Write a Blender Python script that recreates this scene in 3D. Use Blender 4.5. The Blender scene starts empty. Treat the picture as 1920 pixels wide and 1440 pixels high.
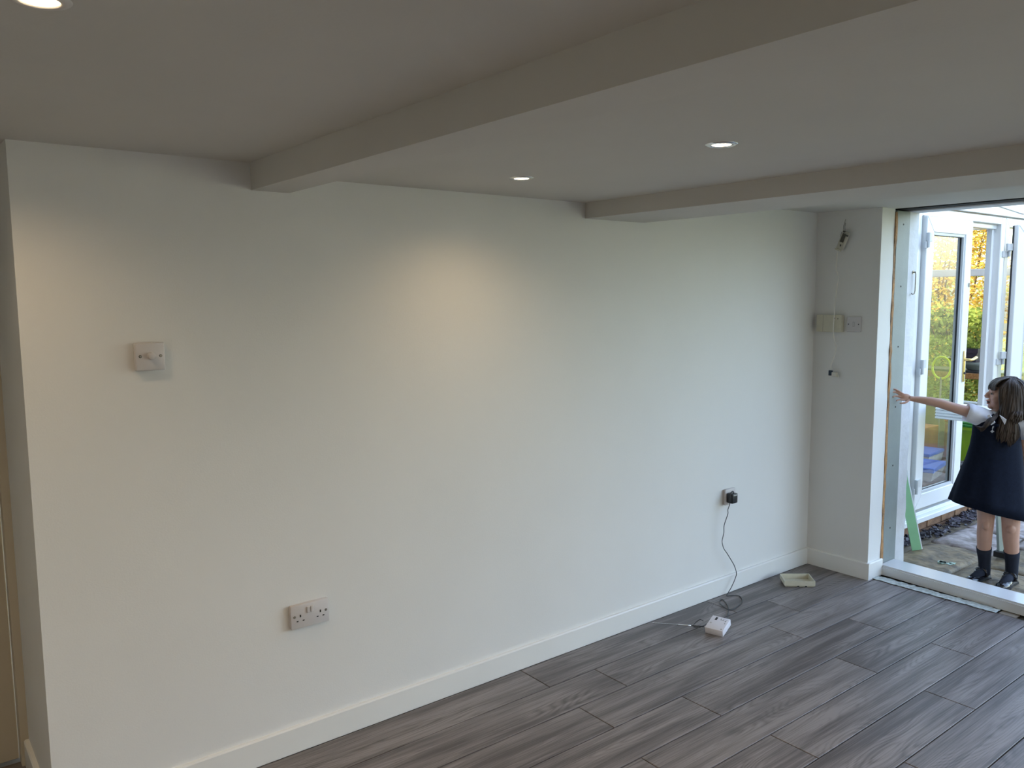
import bpy, bmesh, math, random
from mathutils import Vector, Matrix, noise
random.seed(7)
PI = math.pi
S = bpy.context.scene
COL = S.collection

# ------------------------------------------------------------------ camera
YAW, PITCH, ROLL = 0.666020447, 0.109750004, 0.00708948889
CAM = Vector((-4.411, -2.698, 1.65))
Fv = Vector((math.sin(YAW)*math.cos(PITCH), math.cos(YAW)*math.cos(PITCH), -math.sin(PITCH)))
Rv = Vector((math.cos(YAW), -math.sin(YAW), 0))
Dv = Fv.cross(Rv)
R2 = Rv*math.cos(ROLL) + Dv*math.sin(ROLL)
D2 = -Rv*math.sin(ROLL) + Dv*math.cos(ROLL)
cd = bpy.data.cameras.new('camera')
cam = bpy.data.objects.new('camera', cd); COL.objects.link(cam)
M = Matrix((R2, -D2, -Fv)).transposed().to_4x4(); M.translation = CAM
cam.matrix_world = M
cd.sensor_width = 36; cd.lens = 1523.7/1920*36; cd.clip_start = 0.02; cd.clip_end = 200
S.camera = cam

# ------------------------------------------------------------------ world, sun, exposure
w = bpy.data.worlds.new('sky'); S.world = w; w.use_nodes = True
nt = w.node_tree; nt.nodes.clear()
sky = nt.nodes.new('ShaderNodeTexSky'); sky.sky_type = 'NISHITA'; sky.sun_disc = False
sky.sun_elevation = math.radians(40); sky.sun_rotation = math.radians(270); sky.air_density = 1.2; sky.dust_density = 3.0
hs = nt.nodes.new('ShaderNodeHueSaturation'); hs.inputs['Saturation'].default_value = 0.95
bg = nt.nodes.new('ShaderNodeBackground'); bg.inputs[1].default_value = 0.88
wo = nt.nodes.new('ShaderNodeOutputWorld')
nt.links.new(sky.outputs[0], hs.inputs['Color']); nt.links.new(hs.outputs[0], bg.inputs[0]); nt.links.new(bg.outputs[0], wo.inputs[0])
sd = bpy.data.lights.new('sun', 'SUN'); sd.energy = 4.6; sd.angle = math.radians(0.6); sd.color = (1, .90, .74)
so = bpy.data.objects.new('sun', sd); COL.objects.link(so)
sundir = Vector((math.cos(math.radians(42))*.97, -math.cos(math.radians(42))*.24, -math.sin(math.radians(42))))
so.rotation_euler = sundir.to_track_quat('-Z', 'Y').to_euler(); so.location = (-8, 2, 9)
# added fill lamp imitating daylight from the unseen camera side of the room
def area(name, loc, direction, sx, sy, power, col):
    d = bpy.data.lights.new(name, 'AREA'); d.shape = 'RECTANGLE'; d.size = sx; d.size_y = sy; d.energy = power; d.color = col
    o = bpy.data.objects.new(name, d); COL.objects.link(o); o.location = loc
    o.rotation_euler = Vector(direction).to_track_quat('-Z', 'Z').to_euler(); return o
area('daylight_fill', (-0.9, -4.56, 1.15), (-.25, 1, -.05), 1.6, 1.5, 3, (.86, .93, 1.0))
for lx, ly in ((-4.18, -2.15), (-2.55, -2.15), (-2.55, -3.0), (-4.18, -3.0), (-5.1, -1.3)):    # bare warm fill spots added behind and beside the camera, no fittings
    d = bpy.data.lights.new('downlight_or_fill_spot', 'SPOT'); d.energy = 13; d.color = (1, .74, .46); d.spot_size = math.radians(150); d.spot_blend = 1; d.shadow_soft_size = .03
    o = bpy.data.objects.new('downlight_or_fill_spot', d); COL.objects.link(o); o.location = (lx, ly, 2.04)
S.view_settings.view_transform = 'Standard'; S.view_settings.look = 'None'
S.view_settings.gamma = 1; S.view_settings.exposure = 0.66; S.view_settings.use_curve_mapping = False

# ------------------------------------------------------------------ helpers
def srgb(r, g, b):
    f = lambda c: (c/12.92 if c <= .04045 else ((c+.055)/1.055)**2.4)
    return (f(r/255), f(g/255), f(b/255), 1)

def mat(name, col, rough=.5, metal=0, var=0.0, scale=20, bump=0.0, bscale=60, col2=None, coat=0, spec=.5, detail=4, stretch=None, trans=0, sheen=0, emit=None, estr=0):
    m = bpy.data.materials.new(name); m.use_nodes = True
    n = m.node_tree; b = n.nodes['Principled BSDF']
    b.inputs['Base Color'].default_value = col; b.inputs['Roughness'].default_value = rough; b.inputs['Metallic'].default_value = metal
    b.inputs['Coat Weight'].default_value = coat; b.inputs['Specular IOR Level'].default_value = spec
    b.inputs['Transmission Weight'].default_value = trans; b.inputs['Sheen Weight'].default_value = sheen
    if emit: b.inputs['Emission Color'].default_value = emit; b.inputs['Emission Strength'].default_value = estr
    tc = n.nodes.new('ShaderNodeTexCoord'); vec = tc.outputs['Object']
    if stretch:
        mp = n.nodes.new('ShaderNodeMapping'); mp.inputs['Scale'].default_value = stretch
        n.links.new(vec, mp.inputs[0]); vec = mp.outputs[0]
    if var > 0 or col2:
        no = n.nodes.new('ShaderNodeTexNoise'); no.inputs['Scale'].default_value = scale; no.inputs['Detail'].default_value = detail
        n.links.new(vec, no.inputs[0])
        cr = n.nodes.new('ShaderNodeValToRGB'); cr.color_ramp.elements[0].position = .32; cr.color_ramp.elements[1].position = .68
        c2 = col2 or tuple(min(1, c*(1+var)) for c in col[:3]) + (1,)
        c1 = col if col2 else tuple(c*(1-var) for c in col[:3]) + (1,)
        cr.color_ramp.elements[0].color = c1; cr.color_ramp.elements[1].color = c2
        n.links.new(no.outputs[0], cr.inputs[0]); n.links.new(cr.outputs[0], b.inputs['Base Color'])
    if bump > 0:
        nb = n.nodes.new('ShaderNodeTexNoise'); nb.inputs['Scale'].default_value = bscale; nb.inputs['Detail'].default_value = 5
        n.links.new(vec, nb.inputs[0])
        bp = n.nodes.new('ShaderNodeBump'); bp.inputs['Strength'].default_value = bump; bp.inputs['Distance'].default_value = .01
        n.links.new(nb.outputs[0], bp.inputs['Height']); n.links.new(bp.outputs[0], b.inputs['Normal'])
    return m

def glass_mat(name, tint=(1, 1, 1, 1), refl=1.0):
    m = bpy.data.materials.new(name); m.use_nodes = True; n = m.node_tree; n.nodes.clear()
    o = n.nodes.new('ShaderNodeOutputMaterial'); t = n.nodes.new('ShaderNodeBsdfTransparent'); t.inputs[0].default_value = tint
    g = n.nodes.new('ShaderNodeBsdfGlossy'); g.inputs['Roughness'].default_value = .02
    fr = n.nodes.new('ShaderNodeFresnel'); fr.inputs[0].default_value = 1.45
    mx = n.nodes.new('ShaderNodeMixShader')
    if refl != 1.0:
        ml = n.nodes.new('ShaderNodeMath'); ml.operation = 'MULTIPLY'; ml.inputs[1].default_value = refl
        n.links.new(fr.outputs[0], ml.inputs[0]); n.links.new(ml.outputs[0], mx.inputs[0])
    else: n.links.new(fr.outputs[0], mx.inputs[0])
    n.links.new(t.outputs[0], mx.inputs[1]); n.links.new(g.outputs[0], mx.inputs[2]); n.links.new(mx.outputs[0], o.inputs[0])
    return m

def leaf_mat(name, c1, c2):
    m = bpy.data.materials.new(name); m.use_nodes = True; n = m.node_tree; n.nodes.clear()
    o = n.nodes.new('ShaderNodeOutputMaterial'); d = n.nodes.new('ShaderNodeBsdfDiffuse'); t = n.nodes.new('ShaderNodeBsdfTranslucent')
    mx = n.nodes.new('ShaderNodeMixShader'); mx.inputs[0].default_value = .45
    tc = n.nodes.new('ShaderNodeTexCoord'); no = n.nodes.new('ShaderNodeTexNoise'); no.inputs['Scale'].default_value = 3.5; no.inputs['Detail'].default_value = 6
    cr = n.nodes.new('ShaderNodeValToRGB'); cr.color_ramp.elements[0].position = .35; cr.color_ramp.elements[1].position = .65
    cr.color_ramp.elements[0].color = c1; cr.color_ramp.elements[1].color = c2
    n.links.new(tc.outputs['Object'], no.inputs[0]); n.links.new(no.outputs[0], cr.inputs[0])
    for s in (d, t): n.links.new(cr.outputs[0], s.inputs[0])
    n.links.new(d.outputs[0], mx.inputs[1]); n.links.new(t.outputs[0], mx.inputs[2]); n.links.new(mx.outputs[0], o.inputs[0])
    return m

class MB:
    def __init__(s): s.bm = bmesh.new()
    def box(s, x0, x1, y0, y1, z0, z1, bev=0, m=None, seg=1):
        b = bmesh.new(); bmesh.ops.create_cube(b, size=1)
        for v in b.verts: v.co = Vector((x0+(v.co.x+.5)*(x1-x0), y0+(v.co.y+.5)*(y1-y0), z0+(v.co.z+.5)*(z1-z0)))
        if bev: bmesh.ops.bevel(b, geom=b.edges[:], offset=bev, segments=seg, affect='EDGES', profile=.5)
        return s._add(b, m)
    def _add(s, b, m=None):
        if m is not None: b.transform(m)
        t = bpy.data.meshes.new('t'); b.to_mesh(t); b.free(); s.bm.from_mesh(t); bpy.data.meshes.remove(t); return s
    def prism(s, pts, z0, z1, m=None, bev=0):      # pts in xy, extruded along z
        b = bmesh.new(); lo = [b.verts.new((p[0], p[1], z0)) for p in pts]; hi = [b.verts.new((p[0], p[1], z1)) for p in pts]
        n = len(pts); b.faces.new(lo[::-1]); b.faces.new(hi)
        for i in range(n): b.faces.new((lo[i], lo[(i+1) % n], hi[(i+1) % n], hi[i]))
        bmesh.ops.recalc_face_normals(b, faces=b.faces)
        if bev: bmesh.ops.bevel(b, geom=b.edges[:], offset=bev, segments=1, affect='EDGES')
        return s._add(b, m)
    def tube(s, pts, r, n=8, m=None, flat=1.0, cap=True):
        pts = [Vector(p) for p in pts]; k = len(pts); rs = r if isinstance(r, (list, tuple)) else [r]*k
        b = bmesh.new(); rings = []; up = None
        for i, p in enumerate(pts):
            t = (pts[min(i+1, k-1)]-pts[max(i-1, 0)]).normalized()
            if up is None: up = Vector((0, 0, 1)) if abs(t.z) < .9 else Vector((1, 0, 0))
            a = t.cross(up).normalized(); c = a.cross(t).normalized(); up = c
            rings.append([b.verts.new(p+(a*math.cos(2*PI*j/n)+c*math.sin(2*PI*j/n)*flat)*rs[i]) for j in range(n)])
        for i in range(k-1):
            for j in range(n): b.faces.new((rings[i][j], rings[i][(j+1) % n], rings[i+1][(j+1) % n], rings[i+1][j]))
        if cap: b.faces.new(rings[0][::-1]); b.faces.new(rings[-1])
        bmesh.ops.recalc_face_normals(b, faces=b.faces)
        return s._add(b, m)
    def lathe(s, prof, n=32, m=None, sx=1, sy=1):     # (r, z) profile about z
        b = bmesh.new(); rings = []
        for r, z in prof:
            if r < 1e-6: rings.append([b.verts.new((0, 0, z))])
            else: rings.append([b.verts.new((r*sx*math.cos(2*PI*j/n), r*sy*math.sin(2*PI*j/n), z)) for j in range(n)])
        for a, c in zip(rings, rings[1:]):
            for j in range(n):
                q = [a[j % len(a)], a[(j+1) % len(a)], c[(j+1) % len(c)], c[j % len(c)]]
                u = []; [u.append(v) for v in q if v not in u]
                if len(u) > 2: b.faces.new(u)
        bmesh.ops.recalc_face_normals(b, faces=b.faces)
        return s._add(b, m)
    def ell(s, c, r, m=None, seg=24, rot=None):
        b = bmesh.new(); bmesh.ops.create_uvsphere(b, u_segments=seg, v_segments=max(8, seg//2), radius=1)
        mm = Matrix.Diagonal((r[0], r[1], r[2], 1))
        if rot is not None: mm = rot.to_4x4() @ mm
        mm = Matrix.Translation(c) @ mm; b.transform(mm); return s._add(b, m)
    def loft(s, rings, closed=True, cap=True, m=None):
        b = bmesh.new(); R = [[b.verts.new(p) for p in r] for r in rings]; n = len(R[0])
        for i in range(len(R)-1):
            for j in range(n if closed else n-1): b.faces.new((R[i][j], R[i][(j+1) % n], R[i+1][(j+1) % n], R[i+1][j]))
        if cap: b.faces.new(R[0][::-1]); b.faces.new(R[-1])
        bmesh.ops.recalc_face_normals(b, faces=b.faces); return s._add(b, m)
    def mesh(s, name, material, smooth=False):
        me = bpy.data.meshes.new(name); s.bm.to_mesh(me); s.bm.free()
        if material: me.materials.append(material)
        if smooth:
            for p in me.polygons: p.use_smooth = True
        return me
    def obj(s, name, material, parent=None, smooth=False, angle=None, label=None):
        me = s.mesh(name, material, smooth)
        o = bpy.data.objects.new(name, me); COL.objects.link(o)
        if parent: o.parent = parent
        if label: o['label'] = label
        if angle:
            me.shade_smooth() if hasattr(me, 'shade_smooth') else None
            me.set_sharp_from_angle(angle=math.radians(angle))
        return o
def empty(name, loc=(0, 0, 0), rz=0):
    o = bpy.data.objects.new(name, None); COL.objects.link(o); o.location = loc; o.rotation_euler = (0, 0, rz); o.empty_display_size = .1; return o
def tag(o, label, cat, group=None):
    o['label'] = label; o['category'] = cat
    if group: o['group'] = group
    return o
def struct(o): o['kind'] = 'structure'; return o
def link(name, me, parent=None, loc=(0, 0, 0), rot=None):
    o = bpy.data.objects.new(name, me); COL.objects.link(o); o.location = loc
    if rot: o.rotation_euler = rot
    if parent: o.parent = parent
    return o
def mitre(parent, x0, x1, z0, z1, wd, y0, y1, m, names=('stile', 'stile', 'rail', 'rail'), bev=.004):
    """four mitred members of a frame in the xz plane"""
    T = Matrix(((1, 0, 0, 0), (0, 0, 1, 0), (0, 1, 0, 0), (0, 0, 0, 1)))   # prism xy,z -> x,z,y
    quads = [[(x0, z0), (x0+wd, z0+wd), (x0+wd, z1-wd), (x0, z1)], [(x1, z0), (x1, z1), (x1-wd, z1-wd), (x1-wd, z0+wd)],
             [(x0, z0), (x1, z0), (x1-wd, z0+wd), (x0+wd, z0+wd)], [(x0, z1), (x0+wd, z1-wd), (x1-wd, z1-wd), (x1, z1)]]
    for q, nm in zip(quads, names):
        MB().prism(q, y0, y1, m=T, bev=bev).obj(nm, m, parent)

# ------------------------------------------------------------------ materials
paint = mat('wall_paint', (.785, .785, .775, 1), .62, var=.012, scale=3, bump=.05, bscale=180)
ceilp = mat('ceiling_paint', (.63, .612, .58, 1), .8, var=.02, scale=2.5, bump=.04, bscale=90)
gloss = mat('skirting_paint', (.83, .83, .81, 1), .32, var=.01, scale=5)
upvc = mat('upvc_white', (.72, .735, .75, 1), .22, var=.01, scale=8)
upvcg = mat('upvc_bead', (.50, .52, .54, 1), .35, var=.02, scale=8)
gasket = mat('gasket_black', (.02, .02, .022, 1), .6, var=.1)
plast = mat('white_plastic', (.63, .605, .61, 1), .3, var=.01, scale=30)
cream = mat('cream_plastic', (.62, .59, .47, 1), .45, var=.03, scale=40)
dark = mat('dark_recess', (.01, .01, .01, 1), .8, var=.1)
screwm = mat('screw_steel', (.35, .33, .28, 1), .35, metal=.9, var=.1, scale=80)
blackp = mat('black_plastic', (.012, .013, .015, 1), .35, var=.1)
chrome = mat('chrome', (.8, .8, .8, 1), .15, metal=1, var=.02)
brass = mat('brass', (.78, .58, .24, 1), .25, metal=1, var=.04)
pane = glass_mat('window_glass', (.97, .985, .975, 1), .28)
doorpaint = mat('door_paint', (.50, .45, .36, 1), .4, var=.02, scale=6)
greyboard = mat('grey_board', (.26, .30, .30, 1), .5, var=.06, scale=9, bump=.06, bscale=120)
oldpaint = mat('old_white_paint', (.70, .72, .76, 1), .6, var=.05, scale=14, bump=.25, bscale=35)
foam = mat('expanding_foam', srgb(200, 150, 95), .85, col2=srgb(120, 92, 66), scale=9, bump=.8, bscale=60)
concrete = mat('concrete', (.09, .08, .07, 1), .9, var=.3, scale=30, bump=.4, bscale=80)
woodm = mat('pine_wood', srgb(176, 128, 76), .5, col2=srgb(140, 92, 50), scale=6, stretch=(1, 8, 8))
brickm = mat('brick', srgb(150, 116, 88), .9, col2=srgb(112, 84, 66), scale=14, bump=.5, bscale=90)
mortar = mat('mortar', srgb(120, 108, 90), .95, var=.15, scale=40, bump=.4)

def plank_mat():
    m = bpy.data.materials.new('grey_oak_laminate'); m.use_nodes = True; n = m.node_tree; b = n.nodes['Principled BSDF']; L = n.links
    tc = n.nodes.new('ShaderNodeTexCoord'); oi = n.nodes.new('ShaderNodeObjectInfo')
    add = n.nodes.new('ShaderNodeVectorMath'); add.operation = 'ADD'
    sc = n.nodes.new('ShaderNodeMath'); sc.operation = 'MULTIPLY'; sc.inputs[1].default_value = 37
    cx = n.nodes.new('ShaderNodeCombineXYZ'); L.new(oi.outputs['Random'], sc.inputs[0]); L.new(sc.outputs[0], cx.inputs[0]); L.new(sc.outputs[0], cx.inputs[2])
    L.new(tc.outputs['Object'], add.inputs[0]); L.new(cx.outputs[0], add.inputs[1])
    mp = n.nodes.new('ShaderNodeMapping'); mp.inputs['Scale'].default_value = (1.0, 6.5, 1); L.new(add.outputs[0], mp.inputs[0])
    field = n.nodes.new('ShaderNodeTexNoise'); field.inputs['Scale'].default_value = 1.3; field.inputs['Detail'].default_value = 1.2; field.inputs['Roughness'].default_value = .35
    L.new(mp.outputs[0], field.inputs[0])
    mul = n.nodes.new('ShaderNodeMath'); mul.operation = 'MULTIPLY'; mul.inputs[1].default_value = 24
    fr = n.nodes.new('ShaderNodeMath'); fr.operation = 'SINE'; m6 = n.nodes.new('ShaderNodeMath'); m6.operation = 'MULTIPLY'; m6.inputs[1].default_value = 6.283
    L.new(field.outputs[0], mul.inputs[0]); L.new(mul.outputs[0], m6.inputs[0]); L.new(m6.outputs[0], fr.inputs[0])
    rg = n.nodes.new('ShaderNodeMapRange'); rg.inputs[1].default_value = -1; rg.inputs[2].default_value = 1; L.new(fr.outputs[0], rg.inputs[0])
    # fine fibres
    mp2 = n.nodes.new('ShaderNodeMapping'); mp2.inputs['Scale'].default_value = (2.2, 150, 1); L.new(add.outputs[0], mp2.inputs[0])
    fib = n.nodes.new('ShaderNodeTexNoise'); fib.inputs['Scale'].default_value = 1.6; fib.inputs['Detail'].default_value = 5; L.new(mp2.outputs[0], fib.inputs[0])
    mp3 = n.nodes.new('ShaderNodeMapping'); mp3.inputs['Scale'].default_value = (.8, 11, 1); L.new(add.outputs[0], mp3.inputs[0])
    big = n.nodes.new('ShaderNodeTexNoise'); big.inputs['Scale'].default_value = 1.7; big.inputs['Detail'].default_value = 5; big.inputs['Roughness'].default_value = .62; L.new(mp3.outputs[0], big.inputs[0])
    # combine
    def mathn(op, a, bb, va=None, vb=None):
        q = n.nodes.new('ShaderNodeMath'); q.operation = op
        if a is not None: L.new(a, q.inputs[0])
        else: q.inputs[0].default_value = va
        if bb is not None: L.new(bb, q.inputs[1])
        else: q.inputs[1].default_value = vb
        return q.outputs[0]
    mk = n.nodes.new('ShaderNodeTexNoise'); mk.inputs['Scale'].default_value = 1.6; L.new(mp.outputs[0], mk.inputs[0])
    mr = n.nodes.new('ShaderNodeMapRange'); mr.inputs[1].default_value = .48; mr.inputs[2].default_value = .62; L.new(mk.outputs[0], mr.inputs[0])
    sh_ = mathn('POWER', rg.outputs[0], None, vb=.6)
    ring_ = mathn('MULTIPLY', sh_, mr.outputs[0])
    e = mathn('ADD', mathn('MULTIPLY', ring_, None, vb=.17), mathn('MULTIPLY', fib.outputs[0], None, vb=.62))
    e = mathn('ADD', e, mathn('MULTIPLY', big.outputs[0], None, vb=.95))
    e = mathn('ADD', e, mathn('MULTIPLY', oi.outputs['Random'], None, vb=.13))
    cr = n.nodes.new('ShaderNodeValToRGB'); cr.color_ramp.elements[0].position = .62; cr.color_ramp.elements[1].position = 1.0
    cr.color_ramp.elements[0].color = (.096, .081, .076, 1); cr.color_ramp.elements[1].color = (.285, .252, .242, 1)
    sub = mathn('SUBTRACT', e, None, vb=.09)
    L.new(sub, cr.inputs[0])
    # dark knots
    vo = n.nodes.new('ShaderNodeTexVoronoi'); vo.inputs['Scale'].default_value = 1.0
    mp4 = n.nodes.new('ShaderNodeMapping'); mp4.inputs['Scale'].default_value = (2.0, 5.0, 1); L.new(add.outputs[0], mp4.inputs[0]); L.new(mp4.outputs[0], vo.inputs[0])
    kr = n.nodes.new('ShaderNodeMapRange'); kr.inputs[1].default_value = .02; kr.inputs[2].default_value = .13; kr.inputs[3].default_value = .62; kr.inputs[4].default_value = 1
    L.new(vo.outputs['Distance'], kr.inputs[0])
    mx = n.nodes.new('ShaderNodeVectorMath'); mx.operation = 'SCALE'; L.new(cr.outputs[0], mx.inputs[0]); L.new(kr.outputs[0], mx.inputs['Scale'])
    L.new(mx.outputs[0], b.inputs['Base Color'])
    b.inputs['Roughness'].default_value = .42; b.inputs['Specular IOR Level'].default_value = .45
    bp = n.nodes.new('ShaderNodeBump'); bp.inputs['Strength'].default_value = .12; bp.inputs['Distance'].default_value = .002
    L.new(fib.outputs[0], bp.inputs['Height']); L.new(bp.outputs[0], b.inputs['Normal'])
    return m
plankm = plank_mat()

# ------------------------------------------------------------------ room shell
XL, YF = -5.7, -4.6
floor = struct(MB().box(XL, .045, YF, .56, -.10, -.0105).obj('floor', concrete))
seam0 = -.0165
PL = 1.283
known = {0: -2.27, 1: -2.01, 2: -2.29, 3: -1.90, 4: -2.361, 5: -1.872, 6: -1.08, 7: -1.66, 8: -2.2}
row_w = .2005
def plank(x0, x1, y0, y1):
    g = .0018; h = .0024
    me = MB().box(x0+g-(x0+x1)/2, x1-g-(x0+x1)/2, y0+h-(y0+y1)/2, y1-h-(y0+y1)/2, -.0098, 0, bev=.0012).mesh('plank', plankm)
    link('plank', me, floor, ((x0+x1)/2, (y0+y1)/2, 0))
for k in range(-3, 23):
    yt, yb = seam0 - row_w*k, seam0 - row_w*(k+1)
    xe0, xe1 = XL, .043
    if k < 0:
        xe1 = -4.082
        yt = min(yt, .56)
    yt = min(yt, .558) if k < 0 else min(yt, -.0005)
    if k == -1: yb = seam0
    j = known.get(k, -2.2 + random.random()*1.2)
    xs = [j + PL*i for i in range(-5, 5)]
    xs = [xe0] + [x for x in xs if xe0+.05 < x < xe1-.05] + [xe1]
    yb = max(yb, YF+.001)
    if yt-yb < .01: continue
    for a, c in zip(xs, xs[1:]): plank(a, c, yb, yt)

struct(MB().box(-4.08, .44, 0, .51, -.1, 2.2).obj('wall_back', paint))
struct(MB().box(XL-.12, XL, YF-.12, .8, -.1, 2.3).obj('wall_left', paint))
struct(MB().box(XL-.12, -4.985, .565, .7, -.1, 2.3).box(-4.985, -4.0, .565, .7, 2.03, 2.3).box(-5.05, -4.0, .612, .70, -.1, 2.03).obj('wall_recess', paint))
# camera side wall with an unseen window hole added for the fill light (x -1.7..-0.1, z .4..1.9)
struct(MB().box(XL, -1.7, YF-.12, YF, -.1, 2.3).box(-.1, .44, YF-.12, YF, -.1, 2.3).box(-1.7, -.1, YF-.12, YF, -.1, .4).box(-1.7, -.1, YF-.12, YF, 1.9, 2.3).obj('wall_front', paint))
# end wall : pier beside the opening and wall beyond the opening
struct(MB().box(0, .142, -.39, 0, -.1, 2.112).obj('wall_right', paint))
struct(MB().box(0, .44, YF, -4.3, -.1, 2.112).obj('wall_right.001', paint))
# ceilings at three levels
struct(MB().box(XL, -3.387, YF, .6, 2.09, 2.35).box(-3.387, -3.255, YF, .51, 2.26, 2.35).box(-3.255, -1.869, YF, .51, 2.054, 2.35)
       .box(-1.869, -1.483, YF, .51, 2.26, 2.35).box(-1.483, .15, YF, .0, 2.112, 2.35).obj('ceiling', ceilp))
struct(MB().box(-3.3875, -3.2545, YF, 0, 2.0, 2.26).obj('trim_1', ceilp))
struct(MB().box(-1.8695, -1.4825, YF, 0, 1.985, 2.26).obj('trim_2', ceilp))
# skirting
def skirt(name, pts, h=.098, t=.016):
    """pts: list of 2D points on the wall line, room side on the left normal"""
    b = MB()
    for (x0, y0), (x1, y1), n, e0, e1 in pts:
        d = Vector((x1-x0, y1-y0)).normalized(); N = Vector(n)
        a = Vector((x0, y0)) - d*e0; c = Vector((x1, y1)) + d*e1
        q0 = [a, c, c+N*t, a+N*t]
        rings = []
        for p, s in ((a, e0), (c, e1)):
            rings.append([(p.x, p.y, 0.0005), (p.x+N.x*t, p.y+N.y*t, .0005), (p.x+N.x*t, p.y+N.y*t, h-.005), (p.x+N.x*(t-.004), p.y+N.y*(t-.004), h), (p.x, p.y, h)])
        b.loft(rings)
    return struct(b.obj(name, gloss))
skirt('baseboard_back', [((-4.08, 0), (-.0162, 0), (0, -1), .016, 0)])
skirt('baseboard_right', [((0, -.0002), (0, -.39), (-1, 0), 0, .016), ((0.0002, -.39), (.142, -.39), (0, -1), 0, 0)])
skirt('baseboard_left', [((-4.08, -.0002), (-4.08, .508), (-1, 0), 0, 0)])
# caulk line on top of the skirting is part of the paint; recess door on the far left
struct(MB().box(-4.106, -4.045, .511, .563, 0, 2.03, bev=.002).box(-5.0, -4.94, .52, .563, 0, 2.03, bev=.002).box(-4.94, -4.106, .52, .563, 1.99, 2.03).obj('trim_3', doorpaint))
door3 = struct(empty('door_3', (-4.11, .566, 0)))
MB().box(-.83, .0025, 0, .04, .008, 1.985, bev=.002).obj('slab', doorpaint, door3)
for zz in (1.08, 1.80):
    MB().tube([(.002, -.006, zz-.045), (.002, -.006, zz+.045)], .006, 10).box(-.03, 0, -.002, .001, zz-.045, zz+.045).obj('hinge', screwm, door3)

# ------------------------------------------------------------------ the wide opening to the patio
fo = MB(); pts = []
rnd = random.Random(3)
N = 40
ringL = []
for i in range(N+1):
    z = 2.085*i/N + .01
    f = rnd.uniform(-.005, .005)
    xr = .170 + rnd.uniform(-.003, .003); xl = .1415+f*.8
    y = -.3935+rnd.uniform(-.003, .003)
    ringL.append([(xl, y, z), (xr, y+.003, z), (xr, -.33, z), (xl, -.33, z)])
struct(fo.loft(ringL).obj('trim_4', foam))
tb = MB(); tb.box(.168, .318, -.39, -.30, 0.0, 2.105, bev=.002)
t5 = struct(tb.obj('trim_5', greyboard))
for zz in (2.03, 1.68, 1.334, .983, .636, .26):
    MB().tube([(.242, -.389, zz), (.242, -.3915, zz)], .005, 10).obj('screw', gasket, t5)
# rough outer reveal, painted masonry
ol = MB(); rr = []
for i in range(61):
    z = -.05+2.16*i/60; e = rnd.uniform(-.006, .003)
    rr.append([(.318, -.387+rnd.uniform(-.001, .001), z), (.432+e, -.387+rnd.uniform(-.0015, .0015), z), (.436+e, -.30, z), (.318, -.30, z)])
t6 = struct(ol.loft(rr).obj('trim_6', oldpaint))
struct(MB().box(.142, .44, -.36, 0, -.1, 2.11).obj('wall_pier', oldpaint))
hk = tag(empty('cabin_hook', (.385, -.388, 1.70)), 'small steel cabin hook hanging on the white painted edge of the opening', 'hook')
MB().tube([(0, 0, .062), (0, -.012, .062)], .004, 8).tube([(0, -.012, .066), (0.006, -.014, .05), (.004, -.014, -.045), (-.004, -.014, -.062), (-.018, -.012, -.066), (-.022, -.005, -.06)], .0032, 8).obj('bar', screwm, hk, smooth=True)
MB().lathe([(0, 0), (.010, 0), (.010, .002), (0, .002)], 16, m=Matrix.Translation((0, 0, .062)) @ Matrix.Rotation(PI/2, 4, 'X')).obj('plate', screwm, hk)
# lintel : solid black strip put in for the gap's shade, then white head
struct(MB().box(.15, .30, YF, -.0, 2.165, 2.35).box(.20, .30, YF, 0, 2.1115, 2.165).obj('trim_7', dark))
struct(MB().box(.3005, .44, YF, .0, 2.104, 2.36, bev=.004).obj('trim_8', oldpaint))
# threshold
th = MB()
def skew(x0, x1, z0, z1):
    k = -.048
    f = lambda x, y: x + k*(-y-.393)
    th.prism([(f(x0, -4.29), -4.29), (f(x1, -4.29), -4.29), (f(x1, -.393), -.393), (f(x0, -.393), -.393)], z0, z1)
skew(.142, .300, .040, .060); skew(.134, .144, .002, .050); skew(.285, .298, -.035, .045)
struct(th.obj('trim_9', upvc))
struct(MB().box(.045, .44, -4.29, -.0, -.12, -.012).obj('trim_10', concrete))
# crinkled clear protective film between laminate and threshold
film = MB(); nx, ny = 10, 90; rings = []
for j in range(ny+1):
    y = -.405-.66*j/ny
    wv = .056+.012*noise.noise(Vector((0, y*14, 1)))
    rings.append([(.028+.006*noise.noise(Vector((3, y*20, 0)))+wv*i/nx*1.25, y, .0035+.004*noise.noise(Vector((i*.8, y*45, 5)))+.002*noise.noise(Vector((i*2.1, y*130, 5)))) for i in range(nx+1)])
filmm = mat('crinkled_film', (.70, .76, .74, 1), .18, var=.12, scale=60, coat=.4, col2=(.42, .48, .46, 1))
fl = film.loft(rings, closed=False, cap=False).obj('plastic_film', filmm, smooth=True)
sol = fl.modifiers.new('s', 'SOLIDIFY'); sol.thickness = .0008
tag(fl, 'crinkled clear plastic film lying along the laminate edge at the threshold', 'plastic film')
pk = tag(MB().box(.05, .105, -1.15, -1.07, -.009, -.001, bev=.001).obj('packer_strip', mat('packer', srgb(150, 140, 128), .6, var=.1)), 'small flat grey packer strip lying at the end of the plastic film', 'strip')

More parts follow.
